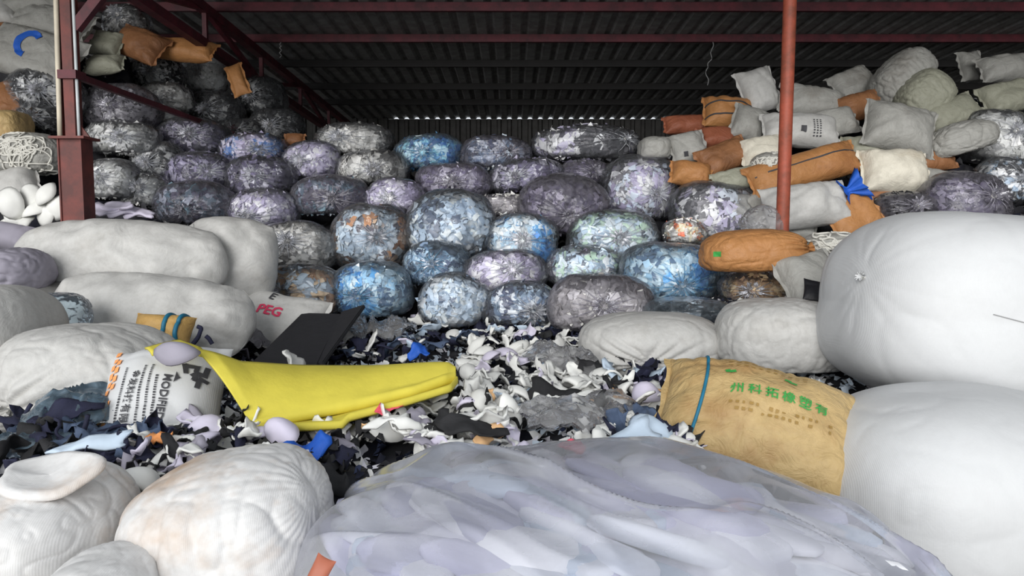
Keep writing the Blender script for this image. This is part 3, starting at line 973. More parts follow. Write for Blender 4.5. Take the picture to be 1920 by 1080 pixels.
# milky plastic bag full of white foam
def milky_bag():
    seed = 41
    root = empty('milky_plastic_bag', Matrix.Translation((0.295, 2.02, 0.615)) @ Matrix.Rotation(R(3), 4, 'Y'))
    tag(root, 'large milky plastic bag stuffed with white foam, draped in diagonal folds', 'plastic bag')
    half = (0.84, 0.64, 0.30)
    base = bag_fun(half, 2.7, seed, 0.0, 0, (0, -1, 0), lump=0.08, flat=0.8)
    def f(D):
        P = base(D)
        a = (P[:, 0] * 0.80 + P[:, 1] * 0.60)
        b = (-P[:, 0] * 0.60 + P[:, 1] * 0.80)
        wob = 0.5 * vn(P * 2.0, 3)
        q = np.stack([a * 4.0 + wob, b * 1.3, P[:, 2] * 0.6], 1)
        fold = 0.060 * ridge(q, seed, 2.2) + 0.030 * ridge(q * 2.1 + 3.3, seed + 4, 2.6)
        nh = P / np.array(half) ** 2
        nh /= np.linalg.norm(nh, axis=1)[:, None] + 1e-9
        return P + nh * (fold - 0.03)[:, None]
    D, F = cubesphere(110)
    mk('plastic_film', f(D), F, M['film_milky'], root)
    rng = np.random.default_rng(5)
    D2, F2 = cubesphere(16)
    core = f(D2) * np.array([0.88, 0.88, 0.68])
    G = rng.normal(size=(230, 3))
    G[:, 2] = np.abs(G[:, 2])
    G /= np.linalg.norm(G, axis=1)[:, None]
    P = f(G) * np.array([0.84, 0.84, 0.68])
    pal = [(238, 240, 244), (248, 248, 250), (214, 212, 232), (246, 246, 250), (216, 228, 240), (248, 248, 250), (204, 204, 224)]
    cols = pick(P, pal, 4, 3, spread=0.9, rng=rng)
    D3, F3 = cubesphere(4)
    Vs_, Fs_, Cs_ = [core], [F2], [np.tile(np.array(lin((226, 225, 234))), (len(core), 1))]
    off = len(core)
    for i in range(len(P)):           # rounded foam chunks pressing against the film
        sz = np.array([rng.uniform(0.10, 0.24), rng.uniform(0.045, 0.09), rng.uniform(0.015, 0.03)])
        Rm = np.array(Euler((rng.normal(0, 0.18), rng.normal(0, 0.10), R(-50) + rng.normal(0, 0.3))).to_matrix())
        v = (D3 * np.power((np.abs(D3) ** 4).sum(1), -0.25)[:, None] * sz) @ Rm.T + P[i]
        Vs_.append(v); Fs_.append(F3 + off); Cs_.append(np.tile(cols[i], (len(v), 1)))
        off += len(v)
    o = mk('foam_filling', np.concatenate(Vs_), np.concatenate(Fs_), M['scrap'], root, col=np.concatenate(Cs_))
    o['kind'] = 'stuff'
    # loose standing lips of film along the back edge
    for (pa, pb, hh, sd, yy) in ():
        n = 40
        t = np.linspace(0, 1, n)
        x = np.array([W(pa + (pb - pa) * q, 850, yy).x for q in t])
        rows = []
        for r in range(6):
            q = np.stack([x, np.full(n, yy - 0.03), np.full(n, 0.0)], 1)
            q[:, 2] = 0.70 + 0.10 * min(1, r / 2) + max(0, r - 2) / 3 * hh * (0.45 + 0.55 * np.sin(t * 3.1) + 0.25 * np.sin(t * 13 + sd))
            q[:, 1] += 0.02 * np.sin(t * 9 + r * 0.7 + sd) + r * 0.010
            rows.append(q)
        V = np.concatenate(rows)
        Fq = [[r * n + j, r * n + j + 1, (r + 1) * n + j + 1, (r + 1) * n + j] for r in range(5) for j in range(n - 1)]
        lo = mk('loose_lip', V, Fq, M['film_milky'])
        lo.parent = root
        lo.matrix_parent_inverse = root.matrix_world.inverted()
    SUPPORT.append((0.3, 2.05, 0.30))
milky_bag()
p = pillow('printed_wrapper', 596, 1080, 40, 76, 1.62, 'clear_red', 'red and orange printed plastic wrapper tucked between the stained sack and the milky bag', 'wrapper', T=0.012, tilt=70, roll=-25, ends=False, support=False)

# ------------------------------------------------------------------ lettered sacks
GS = 'printed sacks'
root, surf, (L, Wd) = pillow('kraft_sack', 1442, 782, 400, 300, 2.92, 'kraft_yellow', 'ochre woven sack with green lettering and a teal strap', 'sack', T=0.125, tilt=38, roll=-20, yaw=0, bend=0.07, bendv=0.05,
                       straps=(-0.66,), n=(90, 64), size=(0.43, 0.285), crump=0.75, group=GS, strap_w=0.007)
for i, ch in enumerate('州科拓橡塑有'):
    wrap_print('green_letter', *text_vf(ch, 0.055, 0.001), surf, -0.155 + 0.067 * i, -0.005 + 0.002 * i, 3, 'green_ink', root, off=0.006)
wrap_print('green_mark', *rects_vf([(-0.022, -0.008, 0.0, 0.012), (-0.008, -0.012, 0.02, 0.004)]), surf, -0.19, 0.10, 20, 'green_ink', root, off=0.006)
wrap_print('green_mark', *rects_vf([(-0.026, -0.004, 0.0, 0.012), (-0.006, -0.010, 0.026, 0.004)]), surf, 0.05, 0.105, -10, 'green_ink', root, off=0.006)
rs = random.Random(3)
wrap_print('faded_print', *rects_vf([(x, -0.075 - 0.028 * r2, x + 0.016 * rs.uniform(0.5, 1), -0.063 - 0.028 * r2) for r2 in range(2) for x in np.arange(-0.18, 0.22, 0.026) if rs.random() < 0.8]), surf, 0, 0, 2, 'faded_ink', root, off=0.005)
wrap_print('faded_print', *rects_vf([(x, 0.15, x + 0.016, 0.156) for x in np.arange(-0.2, 0.12, 0.03)] + [(x, 0.175, x + 0.02, 0.181) for x in np.arange(-0.2, 0.12, 0.03)]), surf, 0, 0, 0, 'faded_ink', root, off=0.005)

root, surf, (L, Wd) = pillow('printed_sack', 297, 747, 226, 190, 3.06, 'woven_clean', 'white sack with black lettering and an orange dotted edge under the yellow sheet', 'sack', T=0.10, tilt=48, roll=5, yaw=0, bend=0.05, n=(70, 60), group=GS, crump=0.4, size=(0.255, 0.25), ends=False)
wrap_print('black_letter', *text_vf('改', 0.115, 0.005), surf, 0.155, 0.05, -94, 'dark_ink', root, off=0.006)
wrap_print('black_letter', *text_vf('MODIFIED', 0.045, 0.0012), surf, 0.07, -0.06, -94, 'dark_ink', root, off=0.006)
wrap_print('black_letter', *text_vf('金发科技有限', 0.040, 0.0006), surf, -0.07, -0.045, -94, 'dark_ink', root, off=0.006)
def small_lines(x0s, y0, y1, seed, hgt=0.008):
    r_ = random.Random(seed)
    out = []
    for x in x0s:
        y = y0
        while y > y1:
            l = r_.uniform(0.004, 0.010)
            out.append((x, y - l, x + hgt, y))
            y -= l + 0.004
    return out
wrap_print('small_print', *rects_vf(small_lines((-0.115, -0.032, 0.0), 0.10, -0.2, 4, 0.009) + small_lines((0.03,), 0.04, -0.2, 6, 0.01)), surf, 0, 0, 0, 'dark_ink', root, off=0.005)
hx = []
for i in range(11):
    for j in range(2):
        if rs.random() < 0.95:
            x, y = -0.205 + 0.026 * j, 0.20 - 0.042 * i - 0.02 * j
            hx.append((x, y, x + 0.022, y + 0.028))
wrap_print('orange_dots', *rects_vf(hx), surf, 0, 0, 0, 'orange_ink', root, off=0.006)

root, surf, (L, Wd) = pillow('printed_sack', 520, 600, 175, 100, 5.0, 'woven', 'white sack with pink PEG lettering beside the black foam boards', 'sack', T=0.10, tilt=50, roll=-12, group=GS, n=(50, 36), crump=0.6)
wrap_print('pink_letter', *text_vf('PEG', 0.105, 0.003), surf, -0.03, 0.0, -2, 'pink_ink', root, off=0.008)
wrap_print('black_letter', *text_vf('E', 0.085, 0.002), surf, -0.06, 0.125, -8, 'dark_ink', root, off=0.008)

# ------------------------------------------------------------------ the wall of clear bags
def Yc(py):
    return 5.75 + (560 - py) * 0.0072
up, lo_, dn = (0.1, -1, 0.35), (0.05, -1, -0.1), (0, -1, -0.3)
BAGS = [
 # px, py, w, h, palette, label, knot, roll, extra
 (560, 548, 166, 100, 'bluebrown', 'clear bag of blue and brown scraps resting on the pink lettered sack', (-0.1, -1, 0.1), 0, {}),
 (700, 546, 142, 104, 'cyan', 'clear bag with a bright blue tied neck behind the black foam boards', (-0.25, -1, -0.1), 0, {'film': 'film_blue'}),
 (852, 566, 134, 98, 'blue', 'clear bag of pale blue lace scraps in the lowest row', (0.5, -1, 0.5), 0, {'neck': 0}),
 (978, 572, 132, 84, 'blued', 'clear bag of navy and pale blue scraps beside the dark grey bag', (0.3, -1, -0.1), 0, {}),
 (1124, 572, 196, 110, 'grey', 'dark grey clear bag of mixed offcuts in the lowest row', (0, -1, 0.1), 0, {'film': 'film_grey', 'dY': -0.35}),
 (1258, 516, 182, 114, 'cyan', 'wide clear bag with a cyan starburst neck beside the ochre sacks', (0.05, -1, -0.2), 3, {'film': 'film_blue', 'dY': -0.3}),
 (553, 466, 160, 94, 'grey', 'clear bag of grey and white offcuts against the white bale', (0.05, -1, 0.3), 0, {}),
 (697, 447, 146, 122, 'brownblue', 'tall clear bag, brown offcuts over pale blue ones', (0.3, -1, 0.05), 0, {}),
 (820, 497, 116, 84, 'blued', 'clear bag of deep blue scraps between two pale ones', (-0.1, -1, 0.1), 0, {'film': 'film_blue'}),
 (946, 512, 150, 82, 'lilac', 'clear bag of lilac and blue scraps with a fanned neck', (0.2, -1, 0.2), -6, {}),
 (1096, 502, 142, 78, 'bluegreen', 'clear bag of pale blue scraps lying on the dark grey bag', (0.1, -1, -0.3), 0, {}),
 (848, 427, 158, 122, 'blue', 'big clear bag of white and blue offcuts beside the brown topped bag', (0.5, -1, -0.4), 0, {'neck': 0, 'dY': -0.1}),
 (981, 452, 128, 98, 'cyan', 'round clear bag of pale blue scraps with a blue knotted centre', (-0.05, -1, 0.05), 8, {}),
 (1152, 447, 166, 98, 'bluegreen', 'clear bag of blue and mint green scraps', (0, -1, 0.05), 0, {}),
 (1056, 390, 166, 112, 'purpled', 'smooth dark purple grey bag with a starburst neck', (0.1, -1, -0.25), 4, {'film': 'film_grey'}),
 (1204, 360, 148, 124, 'whitepurple', 'tall clear bag of white and purple offcuts', (0.2, -1, -0.1), 0, {'fill': 0.86}),
 (1338, 402, 164, 108, 'bwpurple', 'loose clear bag of small black and white pieces near the rusty post', (0.9, -1, -0.4), 8, {'fill': 0.86, 'fs': 0.034, 'nf': 520, 'dY': -0.25}),
 (1283, 437, 76, 52, 'whiteorange', 'small clear bag of white and orange offcuts', (0, -1, 0), 0, {'fs': 0.03, 'neck': 0, 'dY': -0.3}),
 (366, 386, 142, 82, 'teal', 'dark purple bag with a teal middle behind the long white bale', (0.1, -1, -0.2), 0, {'film': 'film_grey'}),
 (496, 394, 126, 76, 'lilac', 'lilac and white clear bag resting on the slanting seam bale', (-0.2, -1, -0.3), 0, {}),
 (621, 370, 136, 78, 'teal', 'dark purple and teal clear bag beside a lilac one', (0.2, -1, -0.1), 0, {'film': 'film_grey'}),
 (743, 371, 112, 68, 'lilac', 'pale lilac clear bag with a starburst neck above the brown topped bag', (-0.1, -1, -0.05), 0, {}),
 (851, 342, 136, 64, 'purple', 'flat oval purple bag under the bright blue bag', (0, -1, -0.05), 0, {'film': 'film_grey'}),
 (986, 332, 132, 64, 'purple', 'flat purple bag under the long white and black bag', (-0.3, -1, 0), -6, {}),
 (1096, 326, 90, 48, 'purpled', 'small purple grey bag tucked beside the tall white and purple bag', (0.3, -1, 0), 0, {'film': 'film_grey'}),
 (944, 388, 104, 46, 'grey', 'grey clear bag squeezed under the flat purple bags', (0.4, -1, 0.3), 0, {'film': 'film_grey', 'neck': 0, 'dY': 0.15}),
 (374, 324, 132, 68, 'purple', 'purple and white clear bag above the teal middled bag', (0.5, -1, 0), 0, {'fs': 0.042}),
 (494, 336, 126, 78, 'purple', 'purple and white clear bag above the lilac one', (0, -1, 0.1), 0, {'fs': 0.042}),
 (585, 305, 104, 74, 'lilac', 'greyish lilac clear bag with a starburst neck beside the grey white bags', (-0.2, -1, 0), 0, {}),
 (702, 318, 128, 66, 'grey', 'oval clear bag of grey white offcuts beneath a similar one', (0.1, -1, -0.1), 0, {}),
 (804, 290, 124, 68, 'brightblue', 'bright blue clear bag on the top row', (-0.1, -1, 0), 0, {'film': 'film_blue'}),
 (930, 290, 126, 66, 'blued', 'grey blue clear bag on the top row beside the bright blue one', (0.4, -1, 0), 0, {'film': 'film_grey'}),
 (1098, 274, 196, 68, 'bwpurple', 'long clear bag of white, black and blue offcuts on the top row', (0.9, -1, 0.3), 0, {'neck': 0.03, 'fs': 0.038}),
 (362, 260, 128, 68, 'purpled', 'dark violet bag topmost above the purple bags', (0.2, -1, 0.1), 0, {}),
 (477, 281, 118, 60, 'lilacblue', 'lilac clear bag with a patch of blue on the upper row', (0.3, -1, -0.1), 0, {}),
 (668, 266, 136, 62, 'grey', 'oval clear bag of grey white offcuts on the top row', (-0.3, -1, 0.1), 0, {}),
 # clear bags of the black and white heap behind the painted post
 (232, 262, 122, 64, 'white', 'clear bag of white offcuts beside the shaft of the painted post', (0.3, -1, 0), 0, {'dY': 0.35}),
 (300, 306, 96, 70, 'bw', 'clear bag of white offcuts with a black starburst neck', (-0.1, -1, -0.05), 0, {'dY': 0.25}),
 (212, 340, 92, 78, 'white', 'clear bag of white offcuts beside the box foot of the painted post', (0, -1, 0.1), 0, {'dY': 0.3}),
 (272, 362, 96, 66, 'white', 'clear bag of white and lilac offcuts by the dark purple teal bag', (0.2, -1, 0.2), 0, {'dY': 0.3}),
 (228, 205, 130, 84, 'bw', 'black bag showing curled white strips under the tie rail', (0.1, -1, 0), 0, {'film': 'film_grey', 'dY': 0.5}),
 (312, 188, 92, 62, 'grey', 'grey clear bag hanging over the dark heap under the tie rail', (0, -1, -0.2), 0, {'dY': 0.5}),
 (386, 140, 78, 82, 'white', 'bright clear bag of white scraps high on the dark heap', (0, -1, 0.3), 0, {'dY': 0.5}),
 (298, 140, 92, 60, 'bw', 'black bag of scraps beside the bright bag of white scraps', (0, -1, 0), 0, {'dY': 0.7}),
 (402, 212, 104, 70, 'bwd', 'charcoal bag of scraps above the dark violet bag', (0, -1, 0), 0, {'dY': 0.6}),
 (484, 186, 96, 74, 'bwd', 'charcoal bag of scraps in the shadow beside the orange brown sack', (0, -1, 0), 0, {'dY': 0.9}),
 (520, 240, 96, 64, 'bwd', 'charcoal bag of scraps above the lilac bags', (0, -1, 0), 0, {'dY': 0.9}),
 (452, 250, 90, 50, 'dark', 'black bag of scraps behind the lilac bag with a blue patch', (0, -1, 0), 0, {'dY': 0.8}),
 (305, 232, 70, 60, 'white', 'clear bag of white scraps beside the dark violet bag', (0, -1, 0), 0, {'dY': 0.4}),
 (240, 48, 72, 66, 'grey', 'grey clear bag hung high beside the knee brace', (0, -1, 0.3), 0, {'dY': 0.2}),
 (86, 178, 130, 88, 'bw', 'loose clear bag of black and white scraps under the blue marked sack', (0.3, -1, 0), 0, {'dY': 0.3}),
 (70, 225, 110, 60, 'bwd', 'dark clear bag of black strips above the cord bundle', (0.3, -1, 0), 0, {'dY': 0.4}),
 # clear bags of the sack pile behind the huge bale
 (1868, 262, 120, 100, 'white', 'clear bag of white scraps behind the huge seamed bale', (0, -1, 0.2), 0, {'dY': 0.2}),
 (1800, 385, 150, 110, 'purpled', 'greyish purple clear bag directly above the huge seamed bale', (0.2, -1, 0.3), 10, {'film': 'film_grey', 'dY': -0.2, 'fill': 0.8}),
 (1885, 345, 110, 90, 'lowwhite', 'clear bag of black and white scraps above the greyish purple bag', (0, -1, 0.2), 0, {'dY': 0.0}),
 (1690, 395, 110, 66, 'dark', 'charcoal clear bag between the tan sack and the huge seamed bale', (0, -1, 0.2), 0, {'film': 'film_grey', 'dY': -0.1}),
 (1418, 541, 128, 62, 'brown', 'clear bag of brown scraps under the orange sack', (-0.4, -1, 0), 0, {'film': 'film', 'dY': -0.55}),
]
for (px, py, w, h, pal, label, kd, roll, ex) in BAGS:
    ex = dict(ex)
    dY = ex.pop('dY', 0)
    q = min(1, max(0, (px - 180) / 200))
    Y = Yc(py) * q + (6.25 + (420 - py) * 0.0032) * (1 - q) + dY * (0.5 + 0.5 * q)
    if px > 1600:
        Y = 6.1 + (450 - py) * 0.0042 + dY
    clear_bag(px, py, w, h, Y, pal, label, kd, roll, **ex)
# slack film beside the black and white bag, a limp half-empty end
bale('slack_film', 1432, 425, 90, 80, 5.55, 'film_sheet', 'slack end of clear film hanging beside the rusty post', 'plastic film', dep=0.14, k=2.0, n=26, wr=0.16, roll=35, wsc=3, support=False)

# ------------------------------------------------------------------ sacks of the side piles
def Yl(py):
    return 6.25 + (420 - py) * 0.0032
def Yr(py):
    return 6.1 + (450 - py) * 0.0042
GL, GR = 'sacks piled high beside the painted post', 'sacks piled beside the rusty post'
# beside the painted post
pillow('woven_sack', 62, 102, 180, 100, Yl(100) - 0.1, 'woven_grey', 'pale woven sack with a curved blue mark', 'sack', tilt=62, roll=-18, group=GL, T=0.16)
SK = bpy.context.view_layer
pillow('woven_sack', 96, 48, 150, 66, Yl(48), 'woven_grey', 'grey woven sack lying on the blue marked sack', 'sack', tilt=55, roll=-10, group=GL, T=0.15)
pillow('woven_sack', 60, 10, 130, 50, Yl(10), 'woven_grey', 'crumpled grey sack highest on the pile by the painted post', 'sack', tilt=55, roll=5, group=GL, T=0.14)
pillow('woven_sack', 6, 30, 60, 60, Yl(30), 'woven', 'white sack peeking beside the highest crumpled grey sack', 'sack', tilt=60, roll=20, group=GL, T=0.12)
pillow('brown_sack', 4, 62, 46, 34, Yl(62), 'brown', 'small brown sack under the peeking white sack', 'sack', tilt=60, group=GL, T=0.09)
pillow('brown_sack', 14, 190, 70, 80, Yl(190), 'brown', 'dark brown sack above the orange wrapped bag', 'sack', tilt=62, roll=30, group=GL, T=0.12)
for (px, py, w, h, mt, nm, lb, rl) in (
    (1566, 230, 80, 54, 'woven_grey', 'woven_sack', 'grey sack tucked between the printed white sack and the big plain pale sack', 12),
    (1622, 282, 84, 46, 'woven_green', 'woven_sack', 'crumpled greenish sack under the big plain pale sack', -10),
    (1742, 300, 90, 48, 'brown', 'brown_sack', 'brown sack under the sack wrapped in cords', 10),
    (1748, 342, 100, 50, 'woven_grey', 'woven_sack', 'crumpled grey sack beside the plump cream sack', -14),
    (1652, 372, 90, 44, 'brown', 'brown_sack', 'flat brown sack below the plump cream sack', 8),
    (1632, 428, 80, 40, 'woven_grey', 'woven_sack', 'limp grey sack between the cord bundle and the huge seamed bale', -16),
    (1484, 432, 90, 50, 'woven_grey', 'woven_sack', 'dull grey sack under the white sack with the blue tied end', 6),
    (24, 446, 100, 50, 'foam_grey', 'woven_sack', 'mauve grey sack under the white foam cups', -12)):
    pillow(nm, px, py, w, h, (6.1 + (450 - py) * 0.0042 + 0.05) if px > 900 else 5.6, mt, lb, 'sack', tilt=60, roll=rl, group='sacks piled beside the rusty post' if px > 900 else GL, T=0.11)
bale('orange_bag', 18, 240, 66, 64, Yl(240) - 0.2, 'kraft_yellow', 'orange wrapped bag beside the loose black and white bag', 'sack', n=24, wr=0.08, group=GL)
pillow('woven_sack', 22, 352, 96, 74, Yl(352) - 0.15, 'woven', 'white foam filled sack above the white foam cups', 'sack', tilt=60, roll=25, group=GL, T=0.12)
pillow('woven_sack', 200, 82, 62, 50, Yl(82) + 0.3, 'woven_green', 'small greenish sack between the post and the brown sack', 'sack', tilt=55, roll=-12, group=GL, T=0.10)
pillow('woven_sack', 196, 122, 66, 34, Yl(122) + 0.2, 'woven_green', 'flat pale green sack above the black bag of curled strips', 'sack', tilt=50, roll=8, group=GL, T=0.09)
pillow('brown_sack', 262, 84, 100, 62, Yl(84) + 0.4, 'brown', 'crumpled brown sack under the hung grey bag', 'sack', tilt=60, roll=-24, group=GL, T=0.12)
pillow('orange_sack', 338, 94, 130, 40, Yl(94) + 0.6, 'orange', 'flat orange sack under the lattice truss', 'sack', tilt=50, roll=-6, group=GL, T=0.10)
pillow('orange_sack', 446, 150, 26, 66, Yl(150) + 1.0, 'orange', 'narrow orange brown sack standing among charcoal bags', 'sack', tilt=75, roll=22, group=GL, T=0.06)
pillow('brown_sack', 552, 262, 34, 24, Yl(262) + 1.1, 'brown', 'tiny brown scrap sack on the heap above the lilac bags', 'sack', tilt=60, group=GL, T=0.05)
# beside the rusty post
def sq_logo(root, surf, x, y, s, dots=True):
    wrap_print('black_print', *rects_vf([(x - s, y - s, x + s, y + s)] + ([(x + 0.09 + 0.03 * i, y + 0.02 * j - 0.05, x + 0.105 + 0.03 * i, y + 0.02 * j - 0.04) for i in range(3) for j in range(8)] if dots else [])), surf, 0, 0, 0, 'dark_ink', root, off=0.008)
pillow('striped_bundle', 1366, 212, 92, 62, Yr(212) + 0.4, 'orange', 'orange bundle with dark bands on top of the brown sacks', 'bundle', tilt=62, roll=-4, group=GR, T=0.14, straps=(), n=(36, 26))
pillow('woven_sack', 1422, 170, 66, 88, Yr(170) + 0.3, 'woven', 'white sack standing upright behind the rusty post', 'sack', tilt=70, roll=15, group=GR, T=0.12)
pillow('woven_sack', 1522, 194, 118, 62, Yr(194) + 0.2, 'woven_grey', 'pale sack lying above the black printed white sack', 'sack', tilt=58, roll=-14, group=GR, T=0.13)
r_, s_, _ = pillow('printed_sack', 1500, 246, 140, 64, Yr(246), 'woven', 'white sack with black square print behind the rusty post', 'sack', tilt=60, roll=-4, group=GR, T=0.13)
sq_logo(r_, s_, -0.02, -0.08, 0.025)
pillow('woven_sack', 1600, 158, 84, 60, Yr(158) + 0.6, 'woven_grey', 'grey sack leaning beneath the tall ribbed sack', 'sack', tilt=60, roll=25, group=GR, T=0.12)
bale('ribbed_sack', 1690, 146, 122, 80, Yr(146) + 0.2, 'woven_grey', 'tall ribbed grey sack topmost on the pile', 'sack', k=2.6, n=36, wr=0.08, wsc=2.6, stretch=(2.4, 1, 0.7), roll=-42, group=GR)
bale('ribbed_sack', 1732, 182, 100, 88, Yr(182) + 0.1, 'woven_green', 'ribbed greenish sack propped against the tall grey one', 'sack', k=2.5, n=34, wr=0.08, wsc=2.6, stretch=(2.4, 1, 0.7), roll=-46, group=GR)
pillow('brown_sack', 1612, 200, 84, 52, Yr(200) + 0.1, 'brown', 'dull brown sack above the big plain pale sack', 'sack', tilt=60, roll=18, group=GR, T=0.11)
pillow('woven_sack', 1686, 242, 128, 96, Yr(242) - 0.2, 'woven_grey', 'big plain pale sack below the ribbed sacks', 'sack', tilt=68, roll=-14, group=GR, T=0.17)
pillow('woven_sack', 1784, 214, 120, 60, Yr(214) + 0.1, 'woven_green', 'wrinkled greenish sack beside the big plain pale sack', 'sack', tilt=58, roll=24, group=GR, T=0.12)
pillow('woven_sack', 1890, 128, 110, 50, Yr(128) + 0.4, 'woven_grey', 'dim grey sack high above the clear bag of white scraps', 'sack', tilt=58, roll=6, group=GR, T=0.13)
pillow('woven_sack', 1892, 182, 110, 60, Yr(182) + 0.2, 'woven_green', 'dark greenish sack under the dim grey sack', 'sack', tilt=58, roll=16, group=GR, T=0.13)
pillow('woven_sack', 1820, 124, 40, 60, Yr(124) + 0.7, 'woven_grey', 'small dim upright sack between the ribbed sack and the dim grey sack', 'sack', tilt=72, roll=5, group=GR, T=0.08)
bale('cord_sack', 1800, 262, 130, 66, Yr(262) - 0.1, 'woven_grey', 'sack wrapped in cords beside the big plain pale sack', 'sack', k=2.4, n=34, wr=0.1, wsc=3.5, roll=-16, group=GR)
r_, s_, _ = pillow('printed_sack', 1290, 277, 66, 62, Yr(277) + 0.2, 'woven_grey', 'grey white sack with a small black print beside the top row of clear bags', 'sack', tilt=66, roll=14, group=GR, T=0.13)
sq_logo(r_, s_, -0.07, -0.10, 0.022, False)
bale('woven_sack', 1226, 280, 58, 46, Yr(280) + 0.3, 'woven_grey', 'round grey sack between the long clear bag and the grey white sack', 'sack', n=22, wr=0.06, group=GR)
pillow('redbrown_sack', 1300, 234, 110, 34, Yr(234) + 0.6, 'redbrown', 'long red brown sack under the banded orange bundle', 'sack', tilt=52, roll=3, group=GR, T=0.10)
pillow('redbrown_sack', 1345, 258, 70, 40, Yr(258) + 0.3, 'redbrown', 'short red brown sack below the banded orange bundle', 'sack', tilt=56, group=GR, T=0.10)
pillow('brown_sack', 1358, 294, 100, 58, Yr(294) + 0.1, 'brown', 'brown sack slanting down beside the short red brown one', 'sack', tilt=60, roll=24, group=GR, T=0.11)
pillow('orange_sack', 1296, 326, 74, 46, Yr(326) + 0.1, 'orange', 'small orange paper sack above the black and white clear bag', 'sack', tilt=60, roll=-8, group=GR, T=0.10)
pillow('woven_sack', 1404, 232, 60, 70, Yr(232) + 0.2, 'woven_grey', 'grey sack squeezed between the orange bundle and the rusty post', 'sack', tilt=66, roll=-20, group=GR, T=0.10)
pillow('woven_sack', 1432, 284, 90, 56, Yr(284), 'cream', 'cream sack under cords behind the rusty post', 'sack', tilt=60, roll=10, group=GR, T=0.11)
pillow('woven_sack', 1382, 336, 90, 40, Yr(336), 'woven_green', 'thin greenish sack under the brown slanting sack', 'sack', tilt=56, roll=14, group=GR, T=0.08)
r_, s_, (L, Wd) = pillow('orange_sack', 1506, 318, 222, 66, Yr(318) - 0.15, 'orange', 'long orange sack with a dark lengthwise line behind the rusty post', 'sack', tilt=64, roll=17, group=GR, T=0.13, n=(60, 30), crump=0.6)
wrap_print('dark_line', *rects_vf([(-L * 0.95, -0.006, L * 0.95, 0.006)]), s_, 0, 0.02, 0, 'dark_ink', r_, off=0.006)
r_, s_, (L, Wd) = pillow('white_sack', 1512, 386, 168, 86, Yr(386) - 0.25, 'woven', 'white sack with a bright blue tied end', 'sack', tilt=62, roll=8, group=GR, T=0.16, ends=False)
kd = np.array([1.0, 0.22, 0.3])
nk = mk('blue_tied_end', *neck_vf(kd, np.array([L * 0.93, Wd * 0.3, 0.05]), 0.075, 0.13, 3), M['blue'], r_)
pillow('woven_sack', 1676, 322, 122, 84, Yr(322) - 0.2, 'cream', 'plump cream sack below the big plain pale sack', 'sack', tilt=62, roll=-3, group=GR, T=0.17)
pillow('kraft_bag', 1600, 404, 98, 84, Yr(404) - 0.2, 'orange', 'tan paper sack beside the blue tied sack', 'sack', tilt=70, roll=26, group=GR, T=0.08)
pillow('woven_sack', 1420, 392, 110, 56, Yr(392) + 0.1, 'woven_grey', 'grey sack hidden behind the rusty post near the blue tied sack', 'sack', tilt=60, group=GR, T=0.12)
orr, orf = bale('orange_sack', 1410, 474, 198, 88, 5.05, 'orange', 'plump orange sack with a small green label near the foot of the rusty post', 'sack', dep=0.26, k=2.5, n=46, wr=0.05, kd=(1, -0.3, 0.1), pleat=0.12, lobes=20, group=GR, neck=0.03, roll=-2)
def bale_patch(name, root, f, d0, wu, wv, mat):
    d0, t1, t2 = frame_of(d0)
    g = np.linspace(-1, 1, 7)
    G = np.array([d0 + t1 * wu * a + t2 * wv * b for b in g for a in g])
    G /= np.linalg.norm(G, axis=1)[:, None]
    mk(name, f(G) * 1.008, [[r * 7 + c, r * 7 + c + 1, r * 7 + c + 8, r * 7 + c + 7] for r in range(6) for c in range(6)], M[mat], root)
bale_patch('green_label', orr, orf, (-0.72, -0.62, 0.04), 0.09, 0.10, 'green_ink')
pillow('woven_sack', 1520, 532, 106, 120, 4.75, 'woven_grey', 'pale grey sack with a black corner beside the huge seamed bale', 'sack', tilt=58, roll=14, group=GR, T=0.13)
o = pillow('black_sheet', 1536, 548, 60, 44, 4.5, 'black', 'black plastic corner lying on the pale grey sack', 'plastic sheet', T=0.02, tilt=55, roll=-14, ends=False, support=False)
bale('plastic_wrap', 100, 592, 120, 90, 3.95, 'film_blue', 'pale blue plastic wrap between the white bales', 'plastic film', dep=0.2, k=2.3, n=30, wr=0.10, wsc=2.6)
bale('plastic_wrap', 30, 508, 110, 90, 4.4, 'foam_grey', 'mauve plastic wrap at the end of the long white bale', 'plastic film', dep=0.25, k=2.3, n=28, wr=0.10, wsc=2.6)
bale('plastic_wrap', 1290, 582, 170, 50, 5.0, 'film_blue', 'pale blue plastic under the cyan starburst bag', 'plastic film', dep=0.25, k=2.4, n=28, wr=0.08, wsc=2.6)
pillow('strapped_sack', 306, 622, 112, 62, 4.0, 'kraft', 'small brown sack with blue straps behind the tied white sack', 'sack', T=0.11, tilt=62, roll=-4, straps=(0.3, 0.72), n=(50, 30), strap_w=0.012, group=GS, ends=False)
# bands of the striped bundle
for o in bpy.data.objects:
    if o.name == 'striped_bundle':
        L0 = 46 * (Yr(212) + 0.4) / F_PX
        for vv in (-0.55, 0.25):
            f = pillow_fun(L0, 31 * (Yr(212) + 0.4) / F_PX / math.sin(R(70)), 0.14, (1366 * 7 + 212 * 13) % 997)
            uu = np.sin(np.linspace(-1, 1, 30) * math.pi / 2)
            Q = f(uu, np.full_like(uu, vv), 1)
            Q[:, 2] += 0.004
            mk('dark_band', *tube(Q, 0.008, 6), M['dark_ink'], o)

